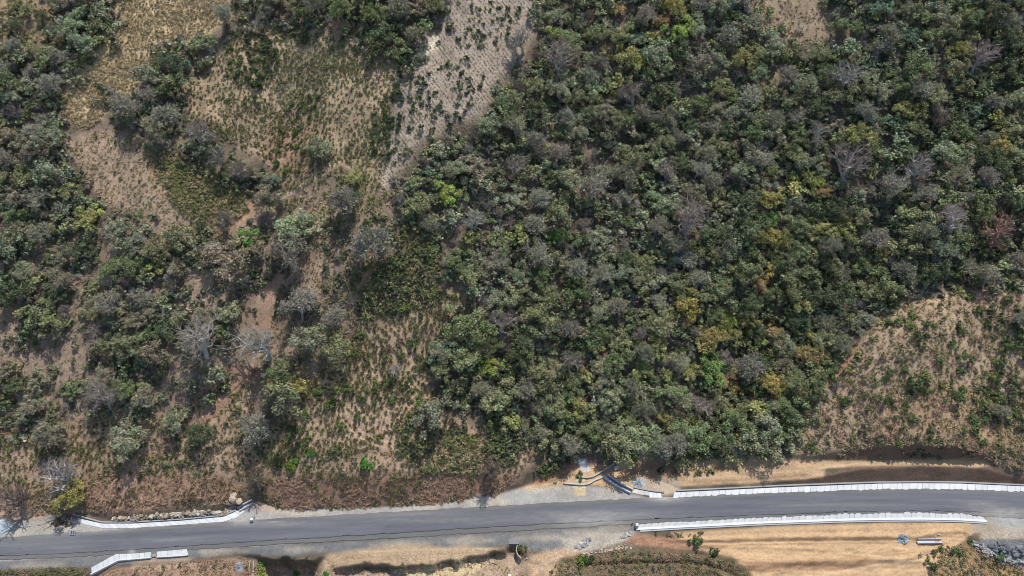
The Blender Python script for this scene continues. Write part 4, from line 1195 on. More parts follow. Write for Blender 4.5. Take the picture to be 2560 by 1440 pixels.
scatter_scrub([(2160, 1146), (2290, 1120), (2440, 1128), (2440, 1146)], 50, (.3, .7), ['olive', 'dark green', 'brownish'])
scatter_scrub([(640, 1386), (770, 1396), (780, 1402), (650, 1398)], 22, (.25, .5), ['olive', 'brownish'])
scatter_scrub([(830, 1418), (920, 1408), (1100, 1408), (1250, 1378), (1250, 1388), (1100, 1416), (920, 1416)], 30, (.2, .4), ['olive', 'dark green'])
scatter_scrub([(240, 1430), (560, 1400), (640, 1420), (640, 1445), (240, 1445)], 90, (.2, .5), ['brownish', 'olive'], twig=.4)
scatter_scrub([(0, 1424), (210, 1420), (210, 1445), (0, 1445)], 50, (.2, .5), ['brownish', 'olive'], twig=.3)
scatter_scrub([(1620, 1332), (1760, 1330), (1740, 1346), (1660, 1340)], 22, (.2, .5), ['olive', 'brownish'])
for s in many:
    p = ground(s[0], s[1], .3)[0]
    V, F, t = TINY[rnd.randrange(8)]
    scrub.add(V, F, t * np.array(jitter(LEAFC[s[3]])[:3]), p, s[2] * .09, s[2] * .09, 0)
scrub.build('ground_cover', M_LEAF, 'low green scrub scattered over the open slopes')
scrub_t.build('dead_brush', M_BARK_A, 'low leafless brush scattered over the open slopes')

# ------------------------------------------------------------------ grass
TUFT = []
for i in range(10):
    rg = np.random.default_rng(1000 + i)
    n = 11
    a = rg.uniform(0, 6.283, n)
    r0 = rg.uniform(0, .35, n); ln = rg.uniform(.55, 1.1, n); ht = rg.uniform(.45, 1.0, n)
    d = np.c_[np.cos(a), np.sin(a)]
    s_ = np.c_[-np.sin(a), np.cos(a)] * rg.uniform(.09, .16, n)[:, None]
    b = np.c_[d * r0[:, None], np.full(n, -.05)]
    m = np.c_[d * (r0 + ln * .45)[:, None], ht]
    e = np.c_[d * (r0 + ln)[:, None], ht * rg.uniform(.35, .8, n)]
    S3 = np.c_[s_, np.zeros(n)]
    V = np.concatenate([b - S3, b + S3, m + S3, m - S3, m - S3, m + S3, e + S3 * .2, e - S3 * .2])
    k = np.arange(n)
    F = np.concatenate([np.stack([k, n + k, 2 * n + k, 3 * n + k], 1), np.stack([4 * n + k, 5 * n + k, 6 * n + k, 7 * n + k], 1)])
    t = np.tile(rg.uniform(.75, 1.25, n), 8)
    TUFT.append((V, F, t))

def tussocks(poly, gap, size, cols, hz=1.0, seed=0, skip=.12):
    poly = np.array(poly, float)
    lo, hi = poly.min(0), poly.max(0)
    u, v = np.meshgrid(np.arange(lo[0], hi[0], gap), np.arange(lo[1], hi[1], gap * .8))
    u = u + (np.arange(u.shape[0]) % 2)[:, None] * gap * .5
    c = np.c_[u.ravel(), v.ravel()]
    wx = fbm(c[:, 0] / 120, c[:, 1] / 120, 140 + seed, 2) - .5; wy = fbm(c[:, 0] / 120, c[:, 1] / 120, 150 + seed, 2) - .5
    c = c + np.c_[wx, wy] * 90 + rng.normal(0, gap * .17, c.shape)
    c = c[off_trail(c) & (poly_sd(c[:, 0], c[:, 1], poly) > -4) & (rng.random(len(c)) > skip)]
    p = ground(c[:, 0], c[:, 1], .1)
    g = fbm(c[:, 0] / 70, c[:, 1] / 70, 160 + seed, 3)
    for q, gg in zip(p, g):
        w = min(max((gg - .3) / .4 + rnd.uniform(-.3, .3), 0), .999)
        col = np.asarray(cols[int(w * len(cols))])
        for _ in range(2):
            V, F, t = TUFT[rnd.randrange(10)]
            s = rnd.uniform(*size)
            grass.add(V, F, t[:, None] * col * rnd.uniform(.75, 1.2), (q[0] + rnd.uniform(-.15, .15), q[1] + rnd.uniform(-.15, .15), q[2]), s, s * hz * rnd.uniform(.9, 1.3), rnd.uniform(0, 6.28))
STRAW, DRY, OLIVEG, BROWNG, GREYG = hillc(206, 182, 142), hillc(186, 162, 128), hillc(130, 134, 80), hillc(178, 142, 122), hillc(180, 164, 148)
grass = Mass()
OLD, PIT = hillc(134, 124, 82), hillc(120, 104, 78)
def meadow(poly, n, size, cols, hz=1.0, seed=0, clump=.24, rows=0):
    poly = np.array(poly, float)
    c = rng.uniform(poly.min(0), poly.max(0), (n * 4, 2))
    c = c[poly_sd(c[:, 0], c[:, 1], poly) > -3]
    c = c[off_trail(c)]
    c = c[fbm(c[:, 0] / 26, c[:, 1] / 26, 95 + seed, 2) > clump][:n]
    if rows:          # sown in rows that run down to the right
        w = (c[:, 0] * .80 - c[:, 1] * .60) / rows
        dlt = (np.round(w) - w + rng.normal(0, .12, len(w))) * rows
        c = c + np.c_[dlt * .80, -dlt * .60]
    p = ground(c[:, 0], c[:, 1], .1)
    g = fbm(c[:, 0] / 60, c[:, 1] / 60, 120 + seed, 3)
    for q, gg in zip(p, g):
        V, F, t = TUFT[rnd.randrange(10)]
        s = rnd.uniform(*size)
        w = min(max((gg - .3) / .4 + rnd.uniform(-.35, .35), 0), .999)
        col = np.asarray(cols[int(w * len(cols))]) * rnd.uniform(.8, 1.2)
        grass.add(V, F, t[:, None] * col, q, s, s * hz * rnd.uniform(.8, 1.2), rnd.uniform(0, 6.28))
meadow(STRAW_F, 3200, (.2, .5), [STRAW, STRAW, DRY, STRAW, DRY], 1.1, 1)
MIDG = hillc(140, 120, 78)
tussocks(STRAW_F, 10.5, (.2, .36), [MIDG, DRY, MIDG], 1.2, 5, .25)
meadow(NW_F, 500, (.35, .8), [DRY, OLIVEG, DRY], 1, 2)
tussocks(MID_F, 10, (.25, .48), [OLD, OLIVEG, hillc(104, 120, 66), PIT, OLIVEG], 1.2, 4, .2)
meadow(MID_F, 1500, (.2, .45), [DRY, OLIVEG, STRAW, OLIVEG, DRY], 1.0, 3)
meadow(PALE_F, 3800, (.14, .26), [GREYG, GREYG, DRY, OLIVEG], .9, 4, .1, rows=8.5)
meadow(GREY_F, 500, (.2, .4), [DRY, OLIVEG, OLIVEG], .9, 14)
meadow(LOW_F, 1500, (.2, .45), [DRY, DRY, OLIVEG], .9, 5)
meadow(GREEN_F, 600, (.35, .7), [OLIVEG, DRY, OLIVEG], 1, 6)
OLD, PIT = hillc(134, 124, 82), hillc(120, 104, 78)
tussocks(PASTURE, 11.2, (.33, .55), [OLD, OLIVEG, PIT, OLD], 1.3, 1, .08)
tussocks([(1000, 1110), (1190, 1090), (1200, 1180), (1060, 1185)], 12, (.32, .55), [OLD, PIT], 1.3, 2)
meadow(PASTURE, 500, (.2, .4), [DRY, OLIVEG], 1, 7)
meadow(SCRUB_F, 420, (.4, .8), [OLIVEG, DRY], 1.1, 8)
tussocks(LOWER_S, 12, (.28, .5), [OLD, OLIVEG, PIT, DRY], 1.25, 3, .3)
meadow(LOWER_S, 900, (.2, .4), [DRY, OLIVEG, DRY], 1.1, 9)
meadow([(1000, 1110), (1190, 1090), (1200, 1180), (1060, 1185)], 330, (.5, .85), [DRY, OLIVEG], 1.2, 10, .2)
meadow(BRUSH, 1900, (.18, .5), [BROWNG, DRY, BROWNG, PIT, OLD], 1.1, 11, .33)
meadow(BRUSH_L, 1000, (.18, .5), [BROWNG, DRY, BROWNG, PIT], 1.1, 12, .33)
meadow(RIGHT_F, 3400, (.25, .6), [DRY, DRY, OLIVEG, BROWNG], 1, 13)
meadow([(600, 560), (900, 560), (960, 640), (880, 760), (900, 800), (760, 960), (620, 1010), (560, 980), (660, 840), (690, 700), (640, 560)], 1100, (.25, .55), [DRY, BROWNG, OLIVEG], 1, 21, .3)
meadow([(700, 480), (880, 420), (980, 480), (960, 560), (760, 560), (660, 540)], 500, (.3, .65), [DRY, STRAW, OLIVEG], 1, 22, .25)
meadow([(1830, 60), (1900, 50), (2090, 110), (2095, 170), (1990, 190), (1900, 190), (1830, 150)], 260, (.3, .6), [DRY, OLIVEG], 1, 23, .3)
meadow([(-60, 450), (130, 430), (300, 570), (640, 520), (600, 1040), (200, 1080), (-60, 1100)], 1500, (.2, .5), [DRY, BROWNG, OLIVEG], 1, 24, .3)
meadow([(240, 1434), (480, 1402), (600, 1392), (650, 1425), (600, 1445), (240, 1445)], 420, (.15, .4), [BROWNG, DRY, BROWNG], 1, 25, .2)
meadow([(640, 1418), (840, 1432), (1000, 1428), (1250, 1398), (1320, 1445), (640, 1445)], 260, (.12, .3), [DRY, BROWNG], 1, 26, .35)
meadow([(0, 1424), (215, 1420), (215, 1445), (0, 1445)], 200, (.15, .4), [BROWNG, OLIVEG], 1, 27, .2)
meadow([(-120, 1446), (2700, 1446), (2700, 1680), (-120, 1680)], 2600, (.2, .5), [DRY, BROWNG, OLIVEG], 1, 28, .25)
meadow(TOPR_F, 260, (.25, .5), [DRY, STRAW], 1, 15)
meadow([(1395, 1410), (1470, 1386), (1560, 1377), (1720, 1386), (1820, 1400), (1885, 1445), (1370, 1445)], 800, (.16, .4), [DRY, OLIVEG, OLD, BROWNG], 1, 16, .25)
meadow([(2350, 1392), (2400, 1362), (2440, 1360), (2560, 1430), (2560, 1445), (2320, 1445)], 420, (.2, .45), [DRY, OLIVEG, flatc(190, 150, 100)], 1, 17, .2)
meadow([(2090, 1140), (2190, 1105), (2420, 1105), (2560, 1130), (2560, 1190), (2430, 1125), (2300, 1104), (2200, 1112)], 420, (.2, .5), [DRY, BROWNG], 1, 18, .2)
meadow([(0, 1250), (200, 1200), (220, 1280), (100, 1285), (0, 1290)], 300, (.2, .5), [BROWNG, DRY], 1, 19, .2)
grass.build('grass', M_GRASS, 'dry grass tussocks on the open slopes')
# ------------------------------------------------------------------ concrete drains beside the road
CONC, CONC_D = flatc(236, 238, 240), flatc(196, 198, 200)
def along(pts, t):
    a = np.array(pts, float)
    s = np.r_[0, np.cumsum(np.hypot(*np.diff(a, axis=0).T))]
    return np.interp(np.asarray(t) * s[-1], s, a[:, 0]), np.interp(np.asarray(t) * s[-1], s, a[:, 1])

def slab_row(parent, front, back, n, zf, zb, ragged=0.0, tone=CONC, mod=.09):
    """n cast slabs between the road-side edge (front) and the outer edge (back)"""
    cuts = np.r_[0, np.arange(1, n) + rng.uniform(-.16, .16, n - 1), n] / n
    for k in range(n):
        g = 0.018 / n
        ts = np.linspace(cuts[k] + g, cuts[k + 1] - g, 7)
        fx, fy = along(front, ts); bx, by = along(back, ts)
        Pf, Pb = plane(fx, fy, zf), plane(bx, by, zb)
        if ragged:
            d = Pf - Pb; d /= np.linalg.norm(d, axis=1, keepdims=True)
            bulge = np.abs(np.sin(np.linspace(.15, 3.0, 7))) ** .6
            Pf = Pf + d * (ragged * (bulge * rnd.uniform(.1, 1.25) + rng.uniform(-.22, .22, 7)))[:, None]
        tt = np.concatenate([Pf, Pb]); bb_ = tt - [0, 0, .16]
        V = np.concatenate([tt, bb_]); F = []
        for i in range(6):
            F += [(i, i + 1, 8 + i, 7 + i), (14 + i, 21 + i, 22 + i, 15 + i), (i, 14 + i, 15 + i, i + 1), (7 + i, 8 + i, 22 + i, 21 + i)]
        F += [(0, 7, 21, 14), (6, 20, 27, 13)]
        c = np.array(tone) * (1 + rnd.uniform(-mod, mod))
        mb = MB(); mb.add(V, F, c)
        o = mb.build('slab', M_CONC, parent, parent.location)

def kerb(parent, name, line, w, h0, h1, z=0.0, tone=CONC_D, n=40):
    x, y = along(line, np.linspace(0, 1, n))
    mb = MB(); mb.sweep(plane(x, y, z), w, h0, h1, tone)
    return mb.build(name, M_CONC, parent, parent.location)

GRP = 'concrete drains along the road'
d1 = tag(empty('roadside_drain', plane(330, 1312, 0)), 'curved white slab drain at the foot of the ragged rock ledge', 'drain', GRP)
slab_row(d1, [(208, 1310), (262, 1321), (330, 1320), (450, 1312), (560, 1304), (592, 1293), (612, 1278)], [(192, 1295), (255, 1309), (330, 1309), (450, 1302), (560, 1292), (585, 1281), (600, 1271)], 22, .04, .12)
kerb(d1, 'kerb', [(184, 1287), (255, 1306), (330, 1306), (450, 1299), (560, 1289), (590, 1276)], .3, -.1, .3, .05, flatc(176, 178, 178))
d2 = tag(empty('roadside_drain', plane(300, 1392, 0)), 'bent white slab drain on the valley side, ending at the gap with a catch pit', 'drain', GRP)
slab_row(d2, [(228, 1419), (290, 1385), (330, 1384), (378, 1380)], [(229, 1434), (296, 1399), (332, 1396), (378, 1392)], 10, .03, .1, tone=flatc(222, 226, 230))
kerb(d2, 'kerb', [(227, 1436), (296, 1401), (332, 1398), (378, 1394)], .22, -.5, .18, .05, CONC)
pit = tag(empty('catch_pit', plane(385, 1386, 0)), 'small square grey catch pit between the two lower left drains', 'catch pit')
mb = MB(); p = plane(385, 1386, .02)
for dx, dy, sx, sy in ((0, .45, 1.15, .18), (0, -.45, 1.15, .18), (-.5, 0, .18, .72), (.5, 0, .18, .72)):
    mb.box((p[0] + dx, p[1] + dy, .0), (sx, sy, .3), 0, flatc(160, 160, 156))
mb.build('rim', M_CONC, pit, pit.location)
mb = MB(); mb.box((p[0], p[1], -.12), (.82, .72, .1), 0, flatc(180, 168, 140)); mb.build('pit_floor', M_CONC, pit, pit.location)
d3 = tag(empty('roadside_drain', plane(430, 1382, 0)), 'short straight white slab drain right of the small catch pit', 'drain', GRP)
slab_row(d3, [(392, 1379), (430, 1376), (466, 1373)], [(392, 1391), (430, 1389), (470, 1386)], 6, .03, .1, tone=flatc(224, 228, 230))
kerb(d3, 'kerb', [(392, 1393), (430, 1391), (470, 1388), (466, 1374)], .2, -.5, .18, .05, CONC)
d4 = tag(empty('roadside_drain', plane(1625, 1238, 0)), 'stub of white slab drain joining the chute of the forked drain', 'drain', GRP)
slab_row(d4, [(1580, 1231), (1600, 1236), (1623, 1239)], [(1586, 1222), (1604, 1226), (1622, 1229)], 3, .04, .1, tone=flatc(224, 222, 216))
slab_row(d4, [(1624, 1245), (1640, 1245), (1655, 1245)], [(1622, 1230), (1640, 1232), (1652, 1233)], 3, .04, .1)
kerb(d4, 'kerb', [(1585, 1219), (1604, 1223), (1625, 1227), (1660, 1231)], .3, -.1, .25, .05, flatc(170, 172, 174))
d5 = tag(empty('roadside_drain', plane(2100, 1219, 0)), 'long white slab drain under the dark cut bank, uphill side of the road', 'drain', GRP)
rt = [(x, y + .6) for x, y in R_TOP if 1690 < x < 2600]
slab_row(d5, [(1683, 1243)] + rt + [(2700, 1236)], [(1685, 1231), (1800, 1226), (1939, 1219), (2100, 1213), (2200, 1209), (2300, 1208), (2400, 1209), (2560, 1216), (2700, 1225)], 62, .06, .1, .26)
kerb(d5, 'kerb', [(1690, 1227), (1800, 1222), (1939, 1215), (2100, 1209), (2200, 1206), (2300, 1205), (2400, 1206), (2560, 1213), (2700, 1222)], .32, -.1, .22, .05, flatc(176, 178, 182))
d6 = tag(empty('roadside_drain', plane(2050, 1298, 0)), 'long white slab drain with a bright outer kerb, valley side above bare earth', 'drain', GRP)
slab_row(d6, [(1599, 1311), (1700, 1306), (1800, 1301), (1900, 1296), (2100, 1288), (2200, 1285), (2300, 1284), (2400, 1286), (2460, 1295)],
         [(1592, 1321), (1700, 1315), (1800, 1310), (1900, 1305), (2100, 1298), (2200, 1296), (2300, 1295), (2400, 1297), (2464, 1301)], 56, .05, .02, .36, flatc(218, 220, 220), .08)
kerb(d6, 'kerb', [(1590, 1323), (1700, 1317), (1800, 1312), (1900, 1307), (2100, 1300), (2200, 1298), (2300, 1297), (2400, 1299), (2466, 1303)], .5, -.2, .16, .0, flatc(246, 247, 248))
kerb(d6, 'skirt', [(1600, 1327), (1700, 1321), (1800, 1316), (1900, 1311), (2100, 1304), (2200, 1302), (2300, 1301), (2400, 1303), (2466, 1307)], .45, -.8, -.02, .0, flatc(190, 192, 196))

# stepped chutes
def wallpath(px, h, w, tone, parent, name='wall', sink=.6):
    x, y = along(px, np.linspace(0, 1, 14))
    P = ground(x, y, h)
    mb = MB(); mb.sweep(P, w, -sink, h, tone)
    return mb.build(name, M_CONC, parent, parent.location)

def chute(line_a, line_b, n, tone, label, h=.75):
    e = tag(empty('stepped_chute', g1(*line_a[0])), label, 'drain chute')
    wallpath(line_a, h, .26, tone, e); wallpath(line_b, h * .8, .26, tone, e)
    ax, ay = along(line_a, (np.arange(n) + .5) / n); bx, by = along(line_b, (np.arange(n) + .5) / n)
    A_, B2 = ground(ax, ay, h), ground(bx, by, h)
    for a, b in zip(A_, B2):
        mid = (Vector(a) + Vector(b)) / 2
        dv_ = Vector(b) - Vector(a)
        L0 = math.hypot(dv_.x, dv_.y)
        mb = MB(); mb.box((mid.x, mid.y, min(a[2], b[2]) - .05), (max(.3, L0 - .3), .5, .5), math.atan2(dv_.y, dv_.x), flatc(176, 178, 180))
        mb.build('step', M_CONC, e, e.location)
    return e
chute([(592, 1269), (612, 1258), (630, 1249)], [(598, 1276), (616, 1266), (633, 1256)], 6, flatc(204, 206, 204), 'short stepped concrete chute below the forked-trunk leafless tree')
chute([(1519, 1186), (1550, 1206), (1582, 1222)], [(1510, 1191), (1540, 1212), (1577, 1231)], 11, flatc(224, 228, 234), 'straight stepped white concrete chute of the forked drain, toothed shadow inside', .95)
fk = tag(empty('forked_drain', g1(1470, 1200)), 'forked drain of two thin winding pale walls under the grey-green tree', 'drain')
wallpath([(1447, 1192), (1468, 1193), (1482, 1191), (1496, 1183), (1515, 1172), (1536, 1159)], .55, .32, flatc(206, 200, 192), fk)
wallpath([(1409, 1207), (1432, 1209), (1456, 1211), (1472, 1209), (1488, 1199), (1500, 1195), (1514, 1187)], .5, .3, flatc(214, 212, 206), fk)
wallpath([(1404, 1202), (1414, 1190)], .3, .2, flatc(190, 184, 172), fk)
P = g1(1540, 1172); mb = MB(); mb.box(P + Vector((0, 0, .3)), (1.0, .8, .9), .5, flatc(226, 224, 220)); mb.build('end_block', M_CONC, fk, fk.location)
mb = MB()
V = ground([1440, 1463, 1463, 1437], [1197, 1196, 1207, 1207], 0) + [0, 0, .12]
mb.add(list(V) + list(V - [0, 0, .3]), [(0, 1, 2, 3), (7, 6, 5, 4), (0, 4, 5, 1), (1, 5, 6, 2), (2, 6, 7, 3), (3, 7, 4, 0)], flatc(222, 200, 162))
mb.build('channel_floor', M_CONC, fk, fk.location)

# ------------------------------------------------------------------ stone, gravel and rubble
rg = np.random.default_rng(77)
def rocks(name, pts_px, n, size, tones, label, cat, kind=None, spread=6, lift=.0, seed=0, zs=1.0):
    g = np.random.default_rng(500 + seed)
    x, y = along(pts_px, g.random(n))
    x = x + g.normal(0, spread, n); y = y + g.normal(0, spread * .45, n)
    P = ground(x, y, .1)
    mb = MB()
    for q in P:
        s = g.uniform(*size)
        t = np.array(tones[g.integers(len(tones))]) * g.uniform(.8, 1.2)
        mb.stone((q[0], q[1], q[2] + s * .3 + lift), (s * g.uniform(.7, 1.3), s * g.uniform(.7, 1.2), s * g.uniform(.6, 1.1) * zs), g, t)
    if kind:
        o = mb.build(name, M_ROCK); tag(o, label, None, None, kind)
    else:
        o = mb.build(name, M_ROCK, None, tuple(P[0])); tag(o, label, cat)
    return o
SAND, PALEST, GREYST = flatc(208, 180, 146), flatc(214, 204, 190), flatc(176, 176, 178)
rocks('rock_ledge', [(283, 1298), (330, 1297), (360, 1293), (420, 1289), (480, 1284), (530, 1282), (560, 1284), (592, 1262)], 230, (.16, .55), [SAND, flatc(196, 180, 158), PALEST, flatc(184, 164, 140)],
      'ragged pale rock ledge above the curved white slab drain', 'rock ledge', spread=5.5, zs=1.2)
bo = MB(); q = g1(584, 1246); bo.stone((q.x, q.y, q.z + .3), (1.15, 1.0, 1.2), rg, flatc(216, 194, 166)); bo.stone((q.x + 1.4, q.y - .7, q.z - .2), (.9, .8, .7), rg, flatc(206, 184, 156))
bo.stone((q.x - 1.0, q.y - .9, q.z - .3), (.8, .7, .6), rg, flatc(210, 186, 160))
tag(bo.build('boulder', M_ROCK, None, tuple(q)), 'large tan boulder at the right end of the rock ledge', 'boulder')
rocks('rubble', [(1452, 1368), (1462, 1358), (1470, 1347)], 90, (.12, .38), [GREYST, PALEST, flatc(150, 152, 156)], 'grey stone rubble tipped below the road', 'rubble', 'stuff', 5, seed=2)
rocks('rubble', [(1556, 1344), (1566, 1338), (1578, 1331)], 50, (.1, .3), [GREYST, PALEST], 'grey stone rubble beside the lower drain end', 'rubble', 'stuff', 3, seed=3)
rocks('rubble', [(1450, 1390), (1490, 1380), (1540, 1372), (1570, 1366)], 90, (.08, .3), [PALEST, SAND], 'pale stones along the scrubby mound', 'rubble', 'stuff', 6, seed=4)
rocks('rubble', [(2436, 1356), (2462, 1376), (2490, 1388), (2520, 1398), (2540, 1404)], 170, (.12, .45), [PALEST, GREYST, GREYST], 'pale broken stone at the foot of the grey rock drop', 'rubble', 'stuff', 7, seed=5)
rocks('rubble', [(2480, 1362), (2520, 1372), (2550, 1380)], 60, (.2, .8), [flatc(140, 142, 148), flatc(120, 120, 124)], 'dark rock debris on the grey drop', 'rubble', 'stuff', 8, seed=6)
rocks('rubble', [(600, 1425), (700, 1428), (860, 1430), (1000, 1428), (1240, 1405)], 160, (.06, .28), [SAND, PALEST, flatc(180, 140, 108)], 'scattered stones on the trench floor', 'rubble', 'stuff', 9, seed=7)

def heap(px, py, rx, ry, h, tone, label, name='gravel_heap', seed=0, pebbles=160):
    q = g1(px, py)
    g = np.random.default_rng(seed)
    a = np.linspace(0, 6.283, 28, endpoint=False); rr_ = np.linspace(0, 1, 9)
    V, F = [], []
    for i, r_ in enumerate(rr_):
        w = 1 + .18 * np.sin(2 * a + seed) + .1 * np.sin(5 * a + 2 * seed)
        x, y = q.x + rx * r_ * w * np.cos(a), q.y + ry * r_ * w * np.sin(a)
        z = hgt(x, y) + h * (1 - r_) ** 1.2 * (1 + .3 * np.sin(3 * a + r_ * 5)) - .05
        V += list(zip(x, y, z))
    for i in range(8):
        for k in range(28):
            F.append((i * 28 + k, i * 28 + (k + 1) % 28, (i + 1) * 28 + (k + 1) % 28, (i + 1) * 28 + k))
    mb = MB(); mb.add(V, F, tone)
    for _ in range(pebbles):
        t = g.uniform(0, 6.283); r_ = math.sqrt(g.random()) * .95
        x, y = q.x + rx * r_ * math.cos(t), q.y + ry * r_ * math.sin(t)
        s = g.uniform(.04, .12)
        mb.stone((x, y, float(hgt(x, y)) + h * (1 - r_) ** 1.2), (s, s, s), g, np.array(tone) * g.uniform(.7, 1.25))
    return tag(mb.build(name, M_ROCK, None, tuple(q)), label, 'gravel heap')
heap(2256, 1350, 1.25, 1.15, .85, flatc(176, 190, 200), 'blue-grey gravel heap on the bare earth, left of the concrete trough', seed=1)
heap(1596, 1206, 1.5, 1.5, .8, flatc(196, 204, 208), 'pale grey gravel heap beside the stepped white chute', seed=2)
heap(598, 1418, 1.0, 1.3, .9, flatc(178, 182, 186), 'grey gravel heap below the road, left of the small ladder', seed=3)

clods = []
for pg, n_, sz, tn in (([(1640, 1340), (1900, 1328), (2400, 1316), (2330, 1390), (2300, 1440), (1880, 1440)], 420, (.04, .13), [flatc(206, 170, 126), flatc(190, 150, 108)]),
                       ([(1560, 1160), (1700, 1152), (2060, 1152), (2000, 1196), (1700, 1214)], 150, (.05, .16), [flatc(206, 172, 134), SAND]),
                       ([(840, 1384), (1000, 1364), (1260, 1368), (1100, 1404), (860, 1414)], 150, (.04, .13), [flatc(190, 160, 126), PALEST]),
                       ([(640, 1350), (1280, 1318), (1590, 1312), (1480, 1372), (1280, 1360), (700, 1384)], 200, (.04, .1), [GREYST, PALEST])):
    a_ = np.array(pg, float); c_ = rng.uniform(a_.min(0), a_.max(0), (n_ * 3, 2)); c_ = c_[poly_sd(c_[:, 0], c_[:, 1], pg) > 2][:n_]
    for q in ground(c_[:, 0], c_[:, 1]):
        clods.append((q, rnd.uniform(*sz), tn[rnd.randrange(2)]))
V8 = np.array([(1, 0, 0), (-1, 0, 0), (0, 1, 0), (0, -1, 0), (0, 0, 1), (0, 0, -1)], float)
F8 = [(0, 2, 4), (2, 1, 4), (1, 3, 4), (3, 0, 4), (2, 0, 5), (1, 2, 5), (3, 1, 5), (0, 3, 5)]
mb = MB()
for q, s, t in clods:
    mb.add(V8 * s * rng.uniform(.6, 1.3, (6, 1)) + q, F8, np.array(t) * rnd.uniform(.75, 1.15))
tag(mb.build('rubble', M_ROCK), 'loose clods and stones on the bare earth and gravel', None, None, 'stuff')

# concrete trough lying on the bare earth
e = tag(empty('concrete_trough', g1(2324, 1354)), 'open concrete trough lying on the bare earth beside the blue-grey gravel heap', 'trough')
q = Vector(e.location); q.z += .05
for dy, w_, h_ in ((.42, .16, .62), (-.42, .16, .5)):
    mb = MB(); mb.box((q.x, q.y + dy, q.z + h_ / 2 - .1), (5.3, w_, h_), .01, flatc(206, 208, 214)); mb.build('wall', M_CONC, e, e.location)
mb = MB(); mb.box((q.x, q.y, q.z - .05), (5.25, .72, .16), .01, flatc(228, 232, 234)); mb.build('trough_floor', M_CONC, e, e.location)
mb = MB(); mb.box((q.x - 2.75, q.y - .3, q.z + .05), (.25, .7, .3), .5, flatc(226, 218, 206)); mb.build('end_block', M_CONC, e, e.location)
q = g1(2338, 1341); mb = MB(); mb.tube(q + Vector((-.2, .4, .1)), q + Vector((.1, -.3, .12)), .09, .09, 8, flatc(226, 220, 208))
tag(mb.build('plank', M_CONC, None, tuple(q)), 'short pale plank lying uphill of the concrete trough', 'plank')
q = g1(2348, 1337); mb = MB(); mb.box(q + Vector((0, 0, .08)), (.95, .14, .12), .22, flatc(226, 214, 196))
tag(mb.build('plank', M_CONC, None, tuple(q)), 'pale plank lying at the uphill right corner of the concrete trough', 'plank')

# culvert under the road with its wing walls
e = tag(empty('culvert', g1(1280, 1366)), 'dark culvert mouth with two pale wing walls below the road', 'culvert')
q = plane(1284, 1360, -1.2)
mb = MB()
for s_ in (-1, 1):
    mb.box((q[0] + s_ * 1.05, q[1] + .2, -1.25), (.3, 1.2, 2.2), 0, flatc(150, 148, 144))
mb.box((q[0], q[1] + .2, -.28), (1.8, 1.2, .3), 0, flatc(150, 148, 144))
mb.build('headwall', M_CONC, e, e.location)
mb = MB(); mb.box((q[0], q[1] + .55, -1.4), (1.78, .3, 1.9), 0, (.02, .02, .02)); mb.build('opening_shade', M_CONC, e, e.location)  # near-black box: the shade inside the mouth, put in as colour
mb = MB(); mb.sweep([q + [-1.0, -.2, .2], q + [-1.5, -.9, .0], q + [-1.9, -1.5, -.3]], .2, -1.5, .7, flatc(210, 198, 180)); mb.build('wing_wall', M_CONC, e, e.location)
mb = MB(); mb.sweep([q + [1.1, -.1, .2], q + [.7, -.9, .0], q + [.6, -1.7, -.1], q + [.9, -2.5, -.2], q + [1.7, -3.3, -.4]], .2, -1.6, .7, flatc(206, 190, 168)); mb.build('wing_wall', M_CONC, e, e.location)
for px_, py_, s_, lab in ((1298, 1401, .28, 'white stone at the tip of the culvert wing wall'), (1317, 1396, .2, 'small white stone beside the culvert'), (171, 1297, .3, 'white stone beside the brown brush heap'),
                          (158, 1331, .16, 'small white stone left of the chevron board'), (159, 1324, .18, 'pale stone above the small white stone by the chevron board')):
    q = g1(px_, py_); mb = MB(); mb.stone((q.x, q.y, q.z + s_ * .4), (s_, s_, s_), rg, flatc(232, 226, 216)); tag(mb.build('stone', M_ROCK, None, tuple(q)), lab, 'stone')

# small ladder in the trench, block at the lower edge
e = tag(empty('ladder', g1(630, 1414)), 'small pale ladder with dark gaps beside the bright green bush-tree', 'ladder')
q = Vector(e.location)
for s_ in (-.45, .45):
    mb = MB(); mb.tube(q + Vector((s_, -.9, .1)), q + Vector((s_ * .95, .9, .75)), .13, .1, 7, flatc(206, 198, 184)); mb.build('rail', M_CONC, e, e.location)
for k in range(4):
    t = .15 + k * .22
    mb = MB(); mb.box(q + Vector((0, -.9 + 1.8 * t, .1 + .65 * t)), (.8, .12, .08), 0, flatc(150, 128, 112)); mb.build('rung', M_CONC, e, e.location)
q = g1(1274, 1441); mb = MB(); mb.box(q + Vector((0, 0, .35)), (.75, .6, .8), .12, flatc(236, 240, 242), .92)
tag(mb.build('concrete_block', M_CONC, None, tuple(q)), 'white block cut by the bottom edge, below the culvert', 'block')

